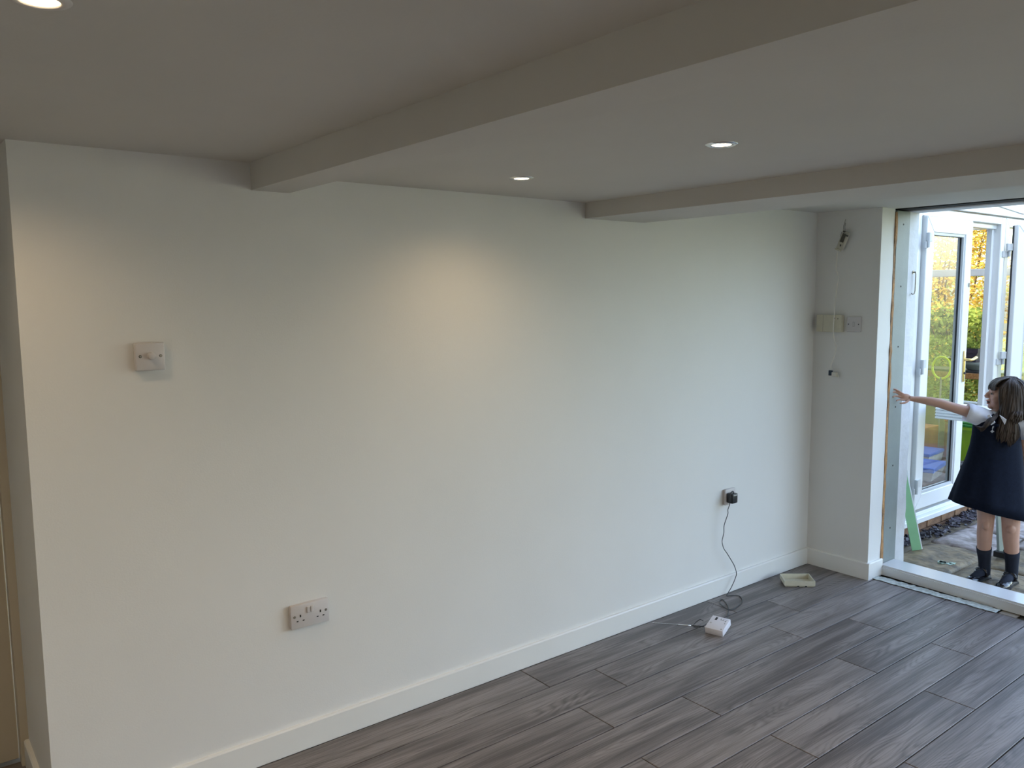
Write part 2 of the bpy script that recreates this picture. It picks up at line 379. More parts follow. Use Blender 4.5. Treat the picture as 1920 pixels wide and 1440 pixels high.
# ------------------------------------------------------------------ downlights
emitm = mat('lamp_face', (.9, .8, .6, 1), .4, emit=(1, .78, .48, 1), estr=7)
def downlight(x, y, z, label, en, tilt=0):
    t = tag(empty('downlight', (x, y, z)), label, 'downlight', None)
    MB().lathe([(.027, .004), (.029, -.0035), (.036, -.004), (.0435, -.0015), (.0445, 0), (.0445, .002), (.027, .004)], 40).obj('bezel', chrome if z < 2.07 else plast, t, smooth=True)
    MB().lathe([(.0272, .003), (.0272, -.001), (.025, -.0022), (0.0, -.0028)], 32).obj('lamp', emitm, t, smooth=True)
    d = bpy.data.lights.new('downlight_or_fill_spot', 'SPOT'); d.energy = en; d.color = (1, .72, .42); d.spot_size = math.radians(152); d.spot_blend = 1.0; d.shadow_soft_size = .02
    o = bpy.data.objects.new('downlight_or_fill_spot', d); COL.objects.link(o); o.location = (0, 0, -.012); o.parent = t; o.rotation_euler = (0, 0, 0)
downlight(-2.548, -1.262, 2.054, 'recessed downlight with a metal ring, right of the beam, farther out from the long wall', 6)
downlight(-2.588, -.440, 2.054, 'recessed ceiling downlight close to the long wall, between the two beams', 6)
downlight(-4.18, -1.275, 2.09, 'lit recessed downlight cut off by the top left edge of the photo', 6)
downlight(-4.188, -.44, 2.09, 'recessed downlight over the left corner of the long wall, barely in view', 6)

# ------------------------------------------------------------------ electrical fittings on the long wall
def P(x, z): return (x, 0, z)
def tri_pin(b, cx, cz, y):
    b.box(cx-.0025, cx+.0025, y-.0004, y+.004, cz+.006, cz+.015)
    b.box(cx-.015, cx-.008, y-.0004, y+.004, cz-.0095, cz-.0055); b.box(cx+.008, cx+.015, y-.0004, y+.004, cz-.0095, cz-.0055)
def screw_at(parent, x, z, y):
    MB().lathe([(0, .0005), (.0034, .0003), (.0034, -.001), (0, -.001)], 12, m=Matrix.Translation((x, y, z)) @ Matrix.Rotation(PI/2, 4, 'X')).obj('screw', screwm, parent)
def pocket(b, x, z, y): b.lathe([(0, 0), (.0045, 0), (.0045, .0006), (0, .0006)], 14, m=Matrix.Translation((x, y, z)) @ Matrix.Rotation(PI/2, 4, 'X'))
# dimmer on raised box
dm = tag(empty('dimmer_switch', (-3.737, 0, 1.466)), 'square white dimmer plate with a round knob, high on the left of the long wall', 'dimmer switch')
MB().box(-.043, .043, -.016, 0, -.043, .043, bev=.003).obj('back_box', plast, dm)
MB().box(-.0435, .0435, -.025, -.0165, -.0435, .0435, bev=.004, seg=3).obj('plate', plast, dm, angle=40)
MB().lathe([(0, .018), (.0085, .018), (.0105, .0165), (.0112, .008), (.0115, 0), (.0, 0)], 28, m=Matrix.Translation((.001, -.025, .002)) @ Matrix.Rotation(PI/2, 4, 'X')).obj('knob', plast, dm, angle=40)
for s in (-1, 1):
    b = MB(); pocket(b, s*.030, .0015, -.0252); b.obj('screw_pocket', dark, dm); screw_at(dm, s*.030, .0015, -.0262)
# double socket
ds = tag(empty('double_socket', (-3.240, 0, .507)), 'white double power socket low on the long wall, both outlets empty', 'socket')
MB().box(-.073, .073, -.010, 0, -.043, .043, bev=.003).box(-.0735, .0735, -.019, -.0105, -.0435, .0435, bev=.003, seg=2).obj('plate', plast, ds, angle=40)
for s in (-1, 1):
    b = MB(); tri_pin(b, s*.0385, -.0085+.0, -.0193); b.obj('pin_holes', dark, ds)
    b = MB(); pocket(b, s*.0602, .0015, -.0192); b.obj('screw_pocket', dark, ds); screw_at(ds, s*.0602, .0015, -.0204)
for k, x in enumerate((-.0085, .0065)):
    MB().box(x-.0055, x+.0055, -.0245, -.018, .008, .031, bev=.0015, m=Matrix.Translation((0, 0, 0))).obj('rocker', plast, ds)
# single socket with adapter
ss = tag(empty('single_socket', (-.795, 0, .545)), 'white single power socket low on the long wall, holding a black plug adapter', 'socket')
MB().box(-.043, .043, -.010, 0, -.043, .043, bev=.003).box(-.0435, .0435, -.019, -.0105, -.0435, .0435, bev=.003, seg=2).obj('plate', plast, ss, angle=40)
b = MB(); pocket(b, .031, 0, -.0192); b.obj('screw_pocket', dark, ss); screw_at(ss, .031, 0, -.0204)
MB().box(.012, .02, -.0245, -.018, .012, .03, bev=.0015).obj('rocker', plast, ss)
ad = tag(empty('power_adapter', (-.808, -.0195, .545)), 'black mains plug adapter pushed into the single wall socket', 'power adapter')
MB().box(-.024, .022, -.042, 0, -.028, .026, bev=.006, seg=2).obj('body', blackp, ad, angle=40)
MB().box(-.016, .014, -.0435, -.041, .014, .020, bev=.001).obj('grip', mat('plug_print', (.5, .5, .5, 1), .5, var=.05), ad)
cab = [(-.817, -.055, .568), (-.822, -.058, .584), (-.835, -.060, .588), (-.848, -.058, .578), (-.850, -.056, .55), (-.842, -.05, .515), (-.850, -.045, .487), (-.846, -.042, .46), (-.872, -.04, .405), (-.874, -.04, .36), (-.888, -.04, .318), (-.872, -.04, .275), (-.842, -.04, .241), (-.80, -.04, .19), (-.773, -.04, .154), (-.754, -.04, .11), (-.765, -.04, .08), (-.80, -.042, .04), (-.828, -.042, .015), (-.842, -.045, .0035),
       (-.820, -.058, .003), (-.796, -.073, .003), (-.796, -.10, .003), (-.825, -.132, .003), (-.868, -.158, .003), (-.915, -.172, .003), (-.975, -.183, .003), (-1.0, -.172, .0045), (-.985, -.125, .006), (-.955, -.085, .003), (-.922, -.062, .003), (-.905, -.066, .003), (-.93, -.105, .003), (-.975, -.155, .004), (-1.03, -.195, .003), (-1.10, -.245, .004), (-1.155, -.272, .018), (-1.178, -.285, .032)]
def smooth_path(p, n=4):
    p = [Vector(q) for q in p]; out = []
    for i in range(len(p)-1):
        a, b, c, d = p[max(i-1, 0)], p[i], p[i+1], p[min(i+2, len(p)-1)]
        for k in range(n):
            t = k/n; out.append(.5*((2*b)+(c-a)*t+(2*a-5*b+4*c-d)*t*t+(3*b-a-3*c+d)*t**3))
    out.append(p[-1]); return out
cabm = mat('grey_black_cable', (.035, .04, .042, 1), .45, var=.1)
pc = MB().tube(smooth_path(cab, 4), .0022, 8).obj('power_cable', cabm, smooth=True)
tag(pc, 'thin black power cable hanging from the adapter and looping on the floor', 'cable')
# white receiver box on floor
A = Vector((-1.330, -.281, .034)); B = Vector((-1.301, -.385, .034)); Cc = Vector((-1.240, -.232, .060))
ux = (B-A).normalized(); uy = (Cc-A); uy = (uy-ux*uy.dot(ux)).normalized(); uz = ux.cross(uy)
Mx = Matrix((ux, uy, uz)).transposed().to_4x4(); Mx.translation = A
rc = empty('radio_receiver'); rc.matrix_world = Mx
tag(rc, 'small white plastic control box with buttons and aerial lying on the grey floor', 'control box')
rp = mat('receiver_white', (.78, .77, .83, 1), .4, var=.01)
MB().box(0, .092, 0, .105, -.034, 0, bev=.003, seg=2).obj('case', rp, rc, angle=40)
MB().box(.022, .033, .073, .095, -.001, .0006, bev=.0003).obj('display', blackp, rc)
b = MB()
for x, y, ww, hh in ((.048, .082, .020, .003), (.05, .088, .003, .010), (.062, .088, .003, .010), (.074, .078, .006, .006), (.076, .060, .006, .006), (.078, .088, .004, .004)):
    b.box(x, x+ww, y-hh/2, y+hh/2, -.001, .0012, bev=.0003)
b.obj('button_row', mat('grey_buttons', (.42, .42, .42, 1), .5, var=.05), rc)
MB().lathe([(0, .002), (.003, .0018), (.0036, 0), (0, 0)], 14, m=Matrix.Translation((.080, .012, 0))).obj('knob', screwm, rc)
MB().lathe([(0, .0012), (.005, .001), (.0055, 0), (0, 0)], 14, m=Matrix.Translation((.014, .045, 0))).obj('dial', plast, rc)
inv = Mx.inverted()
tip = inv @ Vector((-1.455, -.062, .016)); base = inv @ Vector((-1.310, -.262, .024))
d = (tip-base)
MB().tube([base, base+d*.25], .0028, 10).obj('aerial_base', blackp, rc, smooth=True)
MB().tube([base+d*.25, base+d*.5, base+d*.5, tip], [.0034, .0032, .0030, .0026], 10).ell(tip, (.0035, .0035, .0035), seg=10).obj('aerial', chrome, rc, smooth=True)
c2 = [inv @ Vector(q) for q in ((-1.27, -.225, .03), (-1.262, -.20, .028), (-1.275, -.185, .012), (-1.30, -.19, .004), (-1.318, -.215, .006), (-1.315, -.245, .015))]
MB().tube(smooth_path(c2), .0018, 8).obj('lead', cabm, rc, smooth=True)
# beige back box tray on floor
tr = tag(MB().mesh and empty('plastic_tray', (0, 0, 0)), 'open beige plastic box cover lying upside down on the floor near the corner', 'plastic cover')
q = [Vector((-.478, -.163)), Vector((-.352, -.277)), Vector((-.262, -.181)), Vector((-.392, -.075))]
cen = sum(q, Vector((0, 0)))/4
def off(ps, k): return [(cen+(p-cen)*k) for p in ps]
rings = []
for k, z in ((.90, .0005), (1.0, .010), (1.0, .036), (.94, .036), (.93, .006), (.02, .005)):
    rings.append([(p.x, p.y, z) for p in off(q, k)])
MB().loft(rings).obj('shell', cream, tr)
for t in (.45, .70):
    p = q[0].lerp(q[1], t); dr = (q[1]-q[0]).normalized(); an = math.atan2(dr.y, dr.x); b = MB()
    b.box(-.005, .005, -.0015, .002, 0.003, .0095, m=Matrix.Translation((p.x, p.y, 0)) @ Matrix.Rotation(an, 4, 'Z')); b.obj('notch', dark, tr)
b = MB()
for t in (.3, .55, .8):
    p = q[0].lerp(q[1], t).lerp(cen, .16); dr = (q[1]-q[0]).normalized(); an = math.atan2(dr.y, dr.x)
    b.box(-.008, .008, -.004, .004, .004, .031, m=Matrix.Translation((p.x, p.y, 0)) @ Matrix.Rotation(an, 4, 'Z'))
b.obj('boss', cream, tr)

# ------------------------------------------------------------------ fittings on the pier (plane x = 0)
cb = tag(empty('junction_box', (0, -.112, 1.470)), 'cream rectangular cable box on the pier, left of the light switch', 'cable box')
MB().box(-.030, 0, -.040, .078, -.049, .049, bev=.003).box(-.033, -.029, -.077, .078, -.05, .05, bev=.002).box(-.030, 0, -.077, -.04, -.048, .048).obj('case', cream, cb)
MB().box(-.0345, -.032, -.040, -.034, .027, .033).box(-.0342, -.032, -.060, -.055, .025, .030).obj('screw_hole', dark, cb)
MB().box(-.0335, -.0328, .034, .0355, -.049, .049).obj('seam', mat('cream_shadow', (.35, .33, .26, 1), .6, var=.05), cb)
sw = tag(empty('light_switch', (0, -.252, 1.467)), 'white square light switch with one rocker on the pier', 'light switch')
MB().box(-.008, 0, -.043, .043, -.043, .043, bev=.002).obj('plate', plast, sw)
MB().box(-.0105, -.007, -.004, .004, -.012, .012, bev=.001).obj('rocker', plast, sw)
MB().box(-.0086, -.0076, -.0052, .0052, -.0135, .0135).obj('rocker_gap', mat('gap_grey', (.2, .2, .2, 1), .6, var=.05), sw)
for s in (-1, 1):
    MB().lathe([(0, .001), (.0035, .001), (.0035, 0), (0, 0)], 12, m=Matrix.Translation((-.0085, s*.030, 0)) @ Matrix.Rotation(-PI/2, 4, 'Y')).obj('screw', dark, sw)
# loose alarm sensor hanging from two wires, tilted
dv = tag(empty('door_sensor', (-.022, -.178, 1.942)), 'small white sensor without its cover hanging tilted at the top of the pier', 'sensor')
TT = Matrix.Rotation(math.radians(22), 4, 'X')
MB().box(-.010, .010, -.021, .021, -.052, .052, bev=.003, m=TT).obj('case', mat('sensor_white', (.58, .56, .48, 1), .5, var=.03), dv)
MB().box(-.014, -.009, -.010, .012, -.010, .040, bev=.001, m=TT).box(-.018, -.012, -.026, -.006, .030, .038, m=TT).box(-.016, -.010, .002, .014, .046, .054, m=TT).obj('circuit_board', mat('circuit_dark', (.09, .085, .07, 1), .5, var=.3, scale=120), dv)
MB().box(-.0145, -.0135, -.004, .000, -.034, -.024, m=TT).box(-.0145, -.0135, -.007, .003, -.025, -.023, m=TT).box(-.0145, -.0135, -.007, -.005, -.034, -.024, m=TT).obj('terminal', dark, dv)
MB().box(-.016, -.008, -.018, .022, -.060, -.052, bev=.001, m=TT).obj('bracket', cream, dv)
MB().tube([(-.004, .0, .05), (.006, .004, .085), (.020, .000, .122)], .0011, 6).tube([(-.006, -.012, .05), (.008, -.002, .08), (.018, .0, .10)], .0011, 6).tube([(.008, .014, -.03), (.0, .02, .01), (.0, .012, .05)], .0012, 6).obj('wire', cabm, dv)
# white telephone style cable with plug
wire = [(-.033, -.149, 1.893), (-.035, -.151, 1.86), (-.030, -.148, 1.82), (-.030, -.145, 1.785), (-.032, -.158, 1.752), (-.030, -.164, 1.734), (-.031, -.158, 1.69), (-.036, -.152, 1.613), (-.043, -.152, 1.52), (-.043, -.150, 1.429), (-.040, -.156, 1.375), (-.030, -.163, 1.337), (-.028, -.155, 1.29), (-.027, -.138, 1.24), (-.026, -.133, 1.205)]
wh = mat('white_cable', (.84, .82, .76, 1), .45, var=.03)
tc_ = tag(empty('phone_cable'), 'thin white cable dangling down the pier from the loose sensor to a small plug', 'cable')
MB().tube(smooth_path(wire, 4), .0027, 8).obj('cord', wh, tc_, smooth=True)
MB().box(-.034, -.018, -.142, -.122, 1.166, 1.196, bev=.002).obj('connector', mat('blue_black', (.02, .04, .07, 1), .4, var=.1), tc_, label='dark blue connector end')
MB().box(-.036, -.016, -.172, -.143, 1.163, 1.186, bev=.002).box(-.031, -.021, -.182, -.172, 1.160, 1.174).obj('plug', mat('plug_cream', (.72, .70, .62, 1), .4, var=.03), tc_)

# ------------------------------------------------------------------ house exterior above (unseen, added to shade the patio)
ext = mat('render_wall', (.62, .60, .56, 1), .8, var=.05, scale=4, bump=.2)
struct(MB().box(.30, .44, -9, -.0, 2.36, 5.2).box(-6, .30, -9, -8.8, 2.36, 5.2).box(-6, .44, -9, 7, 5.2, 5.3).box(.30, .44, 0, 7, 2.2, 5.2).box(.30, .44, .51, 7, -.1, 2.2).box(.30, .44, -9, YF, -.1, 2.36).obj('wall_house', ext))

# ------------------------------------------------------------------ patio
stone_mats = []
for i, (a, c) in enumerate(((srgb(124, 107, 78), srgb(58, 49, 33)), (srgb(136, 118, 88), srgb(72, 60, 42)), (srgb(172, 160, 158), srgb(96, 84, 74)))):
    stone_mats.append(mat('riven_stone', a, .55, col2=c, scale=13, bump=1.0, bscale=26, detail=12))
patio = struct(MB().box(.44, 4.9, -4.2, 3.6, -.13, -.062).obj('patio', mortar))
def slab(x0, x1, y0, y1, m, seed):
    g = .007; x0 += g; x1 -= g; y0 += g; y1 -= g
    nx, ny = max(4, int((x1-x0)/.032)), max(4, int((y1-y0)/.032)); r = random.Random(seed)
    cs = [(x0+r.uniform(0, .01), y0+r.uniform(0, .012)), (x1-r.uniform(0, .01), y0+r.uniform(0, .012)), (x1-r.uniform(0, .01), y1-r.uniform(0, .012)), (x0+r.uniform(0, .01), y1-r.uniform(0, .012))]
    bm = bmesh.new(); G = []
    for j in range(ny+1):
        row = []
        for i in range(nx+1):
            u, v = i/nx, j/ny
            x = (cs[0][0]*(1-u)+cs[1][0]*u)*(1-v)+(cs[3][0]*(1-u)+cs[2][0]*u)*v
            y = (cs[0][1]*(1-u)+cs[1][1]*u)*(1-v)+(cs[3][1]*(1-u)+cs[2][1]*u)*v
            e = min(i, nx-i, j, ny-j)
            h = .015*noise.fractal(Vector((x*2.2+seed, y*5.5, 0)), 1, 2, 5) + .005*noise.noise(Vector((x*12, y*26, seed)))
            h += -.010 if e == 0 else 0
            x += .006*noise.noise(Vector((x*9, y*9, seed))) if e == 0 else 0
            row.append(bm.verts.new((x, y, -.042+h)))
        G.append(row)
    for j in range(ny):
        for i in range(nx): bm.faces.new((G[j][i], G[j][i+1], G[j+1][i+1], G[j+1][i]))
    edge = [e for e in bm.edges if e.is_boundary]
    ex = bmesh.ops.extrude_edge_only(bm, edges=edge)
    for v in [q for q in ex['geom'] if isinstance(q, bmesh.types.BMVert)]: v.co.z = -.068
    bmesh.ops.recalc_face_normals(bm, faces=bm.faces)
    cx_, cy_ = (x0+x1)/2, (y0+y1)/2
    bmesh.ops.translate(bm, verts=bm.verts, vec=(-cx_, -cy_, 0))
    me = bpy.data.meshes.new('flagstone'); bm.to_mesh(me); bm.free(); me.materials.append(m)
    for p in me.polygons: p.use_smooth = True
    link('flagstone', me, patio, (cx_, cy_, 0))
cols = [.45, 1.18, 1.72, 2.35, 2.95, 3.7, 4.6]
k = 0
for (y0, y1, shift) in ((-.60, -.20, 0), (-1.06, -.60, -.27), (-1.65, -1.06, .2), (-2.2, -1.65, -.1), (-2.8, -2.2, .15), (-3.5, -2.8, -.2)):
    cs = [.45] + [c+shift for c in cols[1:-1]] + [4.6]
    for a, c in zip(cs, cs[1:]):
        k += 1
        lightish = (y0 == -.60 and a > 1.1) or (y0 == -1.06 and 1.4 < a < 3)
        slab(a, c, y0, y1, stone_mats[2] if lightish else stone_mats[k % 2], k*13)
# slate chippings along the base
sm = mat('slate_chip', srgb(78, 72, 82), .6, col2=srgb(44, 42, 50), scale=5)
b = MB(); r = random.Random(5)
for i in range(620):
    x = r.uniform(.5, 3.6); y = -.075-.115*r.random()-.02*math.sin(x*5); s = r.uniform(.010, .024)
    mm = Matrix.Translation((x, y, -.050+r.uniform(0, .028))) @ Matrix.Rotation(r.uniform(0, 6.28), 4, 'Z') @ Matrix.Rotation(r.uniform(-1.2, 1.2), 4, 'X')
    b.prism([(-s, -s*.4), (s*.3, -s*.7), (s, .1*s), (.2*s, s*.7), (-.7*s, s*.5)], -.003, .004, m=mm)
ch = tag(b.obj('slate_chippings', sm), 'band of dark purple slate chippings along the foot of the conservatory wall', 'slate chippings'); ch['kind'] = 'stuff'

# spilt pale plaster splash on the flagstone
sp = MB(); r = random.Random(8)
for i in range(5):
    cx_, cy_ = .78+r.uniform(-.04, .04), -.51+r.uniform(-.04, .04)
    ps = [(cx_+math.cos(a*PI/5)*r.uniform(.012, .035), cy_+math.sin(a*PI/5)*r.uniform(.01, .03)) for a in range(10)]
    sp.prism(ps, -.050, -.037)
tag(sp.obj('paint_splash', mat('pale_green_paint', srgb(160, 182, 166), .6, var=.08, scale=40)), 'pale green plaster spill on the flagstone by the person', 'spill')

# ------------------------------------------------------------------ conservatory side (plane y = -0.04)
dw = struct(MB().box(.44, 4.1, .0, .12, -.10, .02).obj('wall_patio', mortar))
me_b = MB().box(-.1065, .1065, -.03, .06, -.0325, .0325, bev=.004).mesh('brick', brickm)
for rowi, z in enumerate((-.075, -.004)):
    x = .45+(.11 if rowi else 0)
    while x < 4.0:
        o = link('brick', me_b, dw, (x+.1065, -.03+random.uniform(-.002, .002), z)); x += .2235
FY0, FY1 = -.035, .035
d1 = struct(empty('door_1'))
T = Matrix(((1, 0, 0, 0), (0, 0, 1, 0), (0, 1, 0, 0), (0, 0, 0, 1)))
MB().box(.95, 2.66, -.095, .04, .034, .072, bev=.004).box(.95, 2.66, -.06, .04, .072, .100, bev=.003).obj('sill', upvc, d1)
MB().box(1.145, 1.215, FY0, FY1, .10, 2.215, bev=.005).obj('jamb', upvc, d1)
MB().box(2.50, 2.575, FY0, FY1+.03, .10, 2.215, bev=.005).box(2.46, 2.502, FY0+.05, FY1+.02, .10, 2.16, bev=.003).obj('jamb', upvc, d1)
MB().box(1.215, 2.50, FY0, FY1, 2.160, 2.215, bev=.004).box(1.215, 2.5, .0, FY1+.02, 2.125, 2.162, bev=.003).obj('head', upvc, d1)
lf = empty('leaf', (0, 0, 0)); lf.parent = d1
mitre(lf, 1.232, 1.935, .122, 2.158, .105, -.062, -.002, upvc)
mitre(lf, 1.334, 1.833, .224, 2.056, .022, -.055, -.010, upvcg, names=('glazing_bead',)*4, bev=.002)
mitre(lf, 1.353, 1.814, .243, 2.037, .005, -.039, -.028, gasket, names=('gasket',)*4, bev=0)
MB().box(1.358, 1.809, -.0345, -.0325, .244, 2.036).obj('pane', pane, lf)
for zz in (2.0, 1.14, .30):
    MB().box(1.225, 1.29, -.074, -.058, zz-.012, zz+.045, bev=.002).tube([(1.226, -.078, zz-.055), (1.226, -.078, zz+.045)], .009, 12).box(1.20, 1.236, -.072, -.060, zz-.06, zz-.015, bev=.002).obj('hinge', cream if zz > 5 else upvcg, lf)
hb = MB().box(1.877, 1.903, -.0735, -.0615, .985, 1.215, bev=.005, seg=2)
hb.obj('handle_plate', brass, lf, angle=40)
MB().tube(smooth_path([(1.890, -.070, 1.150), (1.890, -.105, 1.150), (1.900, -.115, 1.150), (1.93, -.118, 1.155), (1.985, -.112, 1.162), (2.0, -.104, 1.163)]), .0105, 12).obj('handle', brass, lf, smooth=True)
MB().lathe([(0, .006), (.009, .006), (.009, 0), (0, 0)], 16, m=Matrix.Translation((1.891, -.0735, 1.05)) @ Matrix.Rotation(PI/2, 4, 'X')).box(1.888, 1.912, -.083, -.078, 1.047, 1.05).obj('key_cylinder', gasket, lf)
MB().box(1.905, 1.917, -.070, -.061, 1.68, 1.71, bev=.002).tube([(1.91, -.066, 1.695), (1.935, -.07, 1.695)], .003, 8).obj('catch', screwm, lf)
# right leaf folded outwards
d2 = struct(empty('door_2', (2.60, -.075, 0), math.radians(-24)))
mitre(d2, 0.0, .70, .122, 2.155, .105, -.055, .0, upvc)
mitre(d2, .102, .598, .224, 2.053, .022, -.048, -.008, upvcg, names=('glazing_bead',)*4, bev=.002)
MB().box(.12, .58, -.030, -.024, .24, 2.035).obj('pane', pane, d2)
MB().box(-.006, -.001, -.018, -.006, .13, 2.15).obj('gasket', gasket, d2)
for zz in (1.97, 1.13, .30):
    MB().box(-.075, -.02, .004, .022, zz-.06, zz-.012, bev=.002).tube([(-.020, -.004, zz-.055), (-.020, -.004, zz+.045)], .010, 12).box(-.055, -.005, -.02, .0, zz-.01, zz+.045, bev=.002).obj('hinge', upvcg, d2)
# fixed light right of the doors and white infill left of the doors
w2 = struct(empty('window_2'))
mitre(w2, 2.58, 4.10, .10, 2.215, .07, FY0, FY1, upvc)
MB().box(2.64, 4.04, -.006, .0, .16, 2.15).obj('pane', pane, w2)
struct(MB().box(.44, 1.14, -.02, .03, .02, 2.2).obj('wall_infill', upvc))
# fascia and sloping bargeboard above
struct(MB().box(.44, 4.15, -.055, .03, 2.222, 2.252, bev=.003).box(.44, 4.15, -.04, .03, 2.255, 2.60).obj('trim_11', upvc))
bb = MB()
sl = Vector((2.898-2.277, 2.2534-2.299)).normalized()
bb.prism([(2.277-1.6*sl.x, 2.300-1.6*sl.y), (2.277+1.85*sl.x, 2.300+1.85*sl.y), (2.277+1.85*sl.x, 2.306+1.85*sl.y), (2.277-1.6*sl.x, 2.306-1.6*sl.y)], -.052, -.040, m=T)
struct(bb.obj('trim_12', upvcg))
roofm = mat('polycarbonate_roof', (.9, .92, .92, 1), .5, trans=.7, var=.02)
struct(MB().box(.44, 4.3, -.1, 3.3, 2.62, 2.64).obj('roof', roofm))
# conservatory interior shell
struct(MB().box(.44, 4.1, .12, 3.2, -.06, .08).obj('floor_conservatory', mat('brown_floor', srgb(120, 96, 74), .6, col2=srgb(84, 64, 50), scale=12)))
w1 = struct(empty('window_1'))
def bars(y0, y1, parent, xw):
    MB().box(xw, xw+.07, y0, y1, 2.24, 2.40, bev=.004).obj('rail', upvc, parent)
    MB().box(xw, xw+.07, y0, y1, 1.795, 1.865, bev=.004).obj('rail', upvc, parent)
    MB().box(xw-.05, xw+.10, y0, y1, .50, .56, bev=.004).obj('sill', upvc, parent)
bars(.04, 3.2, w1, 4.05)
for y in (.04, 1.40, 2.25, 3.13):
    MB().box(4.051, 4.119, y, y+.07, .56, 2.4, bev=.004).obj('mullion', upvc, w1)
for a, c in ((.11, 1.40), (1.47, 2.25), (2.32, 3.13)):
    MB().box(4.082, 4.087, a, c, .56, 1.795).obj('pane', pane, w1); MB().box(4.082, 4.087, a, c, 1.865, 2.24).obj('pane', pane, w1)
struct(MB().box(4.05, 4.16, .04, 3.2, -.06, .50).obj('wall_conservatory', mat('dwarf_wall', srgb(150, 130, 105), .8, var=.1, bump=.2)))
struct(MB().box(.44, 4.16, 3.2, 3.3, -.06, 2.6).obj('wall_conservatory.001', upvc))

# shelf table with planter, bowl, cup
sh = tag(empty('shelf_table', (3.86, .75, .08)), 'narrow wooden bench with a dark tray top under the planter inside the conservatory', 'bench')
MB().box(-.16, .16, -.55, .75, .745, .80, bev=.004).obj('top', woodm, sh)
MB().box(-.15, .15, -.53, .73, .8005, .822, bev=.003).obj('tray', blackp, sh)
for xx in (-.13, .10):
    for yy in (-.50, .70): MB().box(xx, xx+.035, yy, yy+.035, 0, .745, bev=.002).obj('leg', mat('dark_leg', (.03, .025, .03, 1), .5, var=.1), sh)
ZT = .902
bo = tag(empty('bowl', (3.83, .655, ZT+.001)), 'shallow grey bowl under the dark planter behind the door handle', 'bowl')
MB().lathe([(0, 0), (.05, 0), (.055, .006), (.10, .045), (.118, .077), (.112, .078), (.105, .074), (.04, .074), (0, .074)], 32).obj('shell', mat('grey_ceramic', srgb(120, 124, 118), .3, var=.05), bo, smooth=True)
pt = tag(empty('plant_pot', (3.83, .675, ZT+.079)), 'dark purple square planter with green shoots seen through the open door', 'planter')
pm = mat('purple_plastic', srgb(60, 50, 66), .4, var=.05)
MB().loft([[(a*s, b_*s, z) for a, b_ in ((-1, -1), (1, -1), (1, 1), (-1, 1))] for s, z in ((.062, .0), (.074, .085), (.084, .087), (.088, .130), (.081, .130), (.076, .11))]).obj('pot', pm, pt)
MB().box(-.074, .074, -.074, .074, .090, .118).obj('soil', mat('soil', (.03, .02, .015, 1), .95, var=.3, bump=.5), pt)
greenleaf = leaf_mat('green_leaves', (.06, .09, .02, 1), (.40, .46, .10, 1))
def leaves(n, gen, size, m, name, parent, seed=1):
    r = random.Random(seed); verts = []; faces = []
    for i in range(n):
        c = gen(r); a = Vector((r.uniform(-1, 1), r.uniform(-1, 1), r.uniform(-.6, .8))).normalized(); b_ = a.cross(Vector((r.uniform(-1, 1), r.uniform(-1, 1), r.uniform(-1, 1)))).normalized()
        s = size*r.uniform(.6, 1.3); k = len(verts)
        verts += [c-a*s, c+b_*s*.45, c+a*s, c-b_*s*.45]; faces.append((k, k+1, k+2, k+3))
    me = bpy.data.meshes.new(name); me.from_pydata([tuple(v) for v in verts], [], faces); me.materials.append(m)
    return link(name, me, parent)
leaves(120, lambda r: Vector((r.gauss(0, .05), r.gauss(0, .055), .12+abs(r.gauss(0, .05)))), .022, greenleaf, 'foliage', pt, 3)
cu = tag(empty('blue_tin', (3.75, .79, ZT+.001)), 'small blue tin beside the grey bowl behind the door handle', 'tin')
MB().lathe([(0, 0), (.034, 0), (.034, .098), (.030, .10), (.030, .012), (0, .010)], 24).obj('body', mat('blue_paint', srgb(30, 110, 140), .4, var=.1), cu, smooth=True)
hp = tag(empty('toy_hoop', (3.64, .865, .081)), 'lime yellow plastic ring on a thin pole behind the glass of the left door leaf', 'toy ring')
lime = mat('lime_plastic', srgb(214, 224, 30), .35, var=.03)
MB().tube([(0, .085*math.cos(a*2*PI/36), .84+.105*math.sin(a*2*PI/36)) for a in range(37)], .011, 10).obj('ring', lime, hp, smooth=True)
MB().tube([(0, 0, .01), (0, 0, .735)], .009, 8).ell((0, 0, .735), (.014, .014, .014), seg=12).obj('pole', mat('grey_pole', srgb(150, 140, 130), .5, var=.05), hp)
MB().lathe([(0, 0), (.06, 0), (.06, .008), (.012, .014), (0, .014)], 24).obj('base', blackp, hp)

# storage box green
gb = tag(empty('green_storage_box', (3.33, .355, .135)), 'lime green plastic storage box with a darker lid visible between door and dress', 'storage box')
gm = mat('lime_crate', srgb(132, 165, 22), .4, var=.04)
MB().loft([[(a*sx, b_*sy, z) for a, b_ in ((-1, -1), (1, -1), (1, 1), (-1, 1))] for sx, sy, z in ((.12, .15, 0), (.14, .18, .28), (.152, .192, .282), (.152, .192, .31))]).obj('body', gm, gb)
MB().box(-.155, .155, -.195, .195, .311, .335, bev=.004).box(-.13, .13, -.17, .17, .336, .35, bev=.003).obj('lid', mat('green_lid', srgb(40, 120, 40), .4, var=.05), gb)
pl = tag(empty('low_trolley', (3.33, .355, .08)), 'low grey metal rail stand under the green storage box', 'stand')
MB().box(-.16, .16, -.22, .22, .044, .054).tube([(-.16, -.22, .03), (-.16, .22, .03)], .012, 10).tube([(.16, -.22, .03), (.16, .22, .03)], .012, 10).obj('frame', mat('grey_tube', (.35, .34, .36, 1), .4, metal=.6, var=.05), pl)
for xx in (-.15, .15):
    for yy in (-.2, .2): MB().tube([(xx, yy, 0), (xx, yy, .03)], .01, 8).obj('foot', blackp, pl)

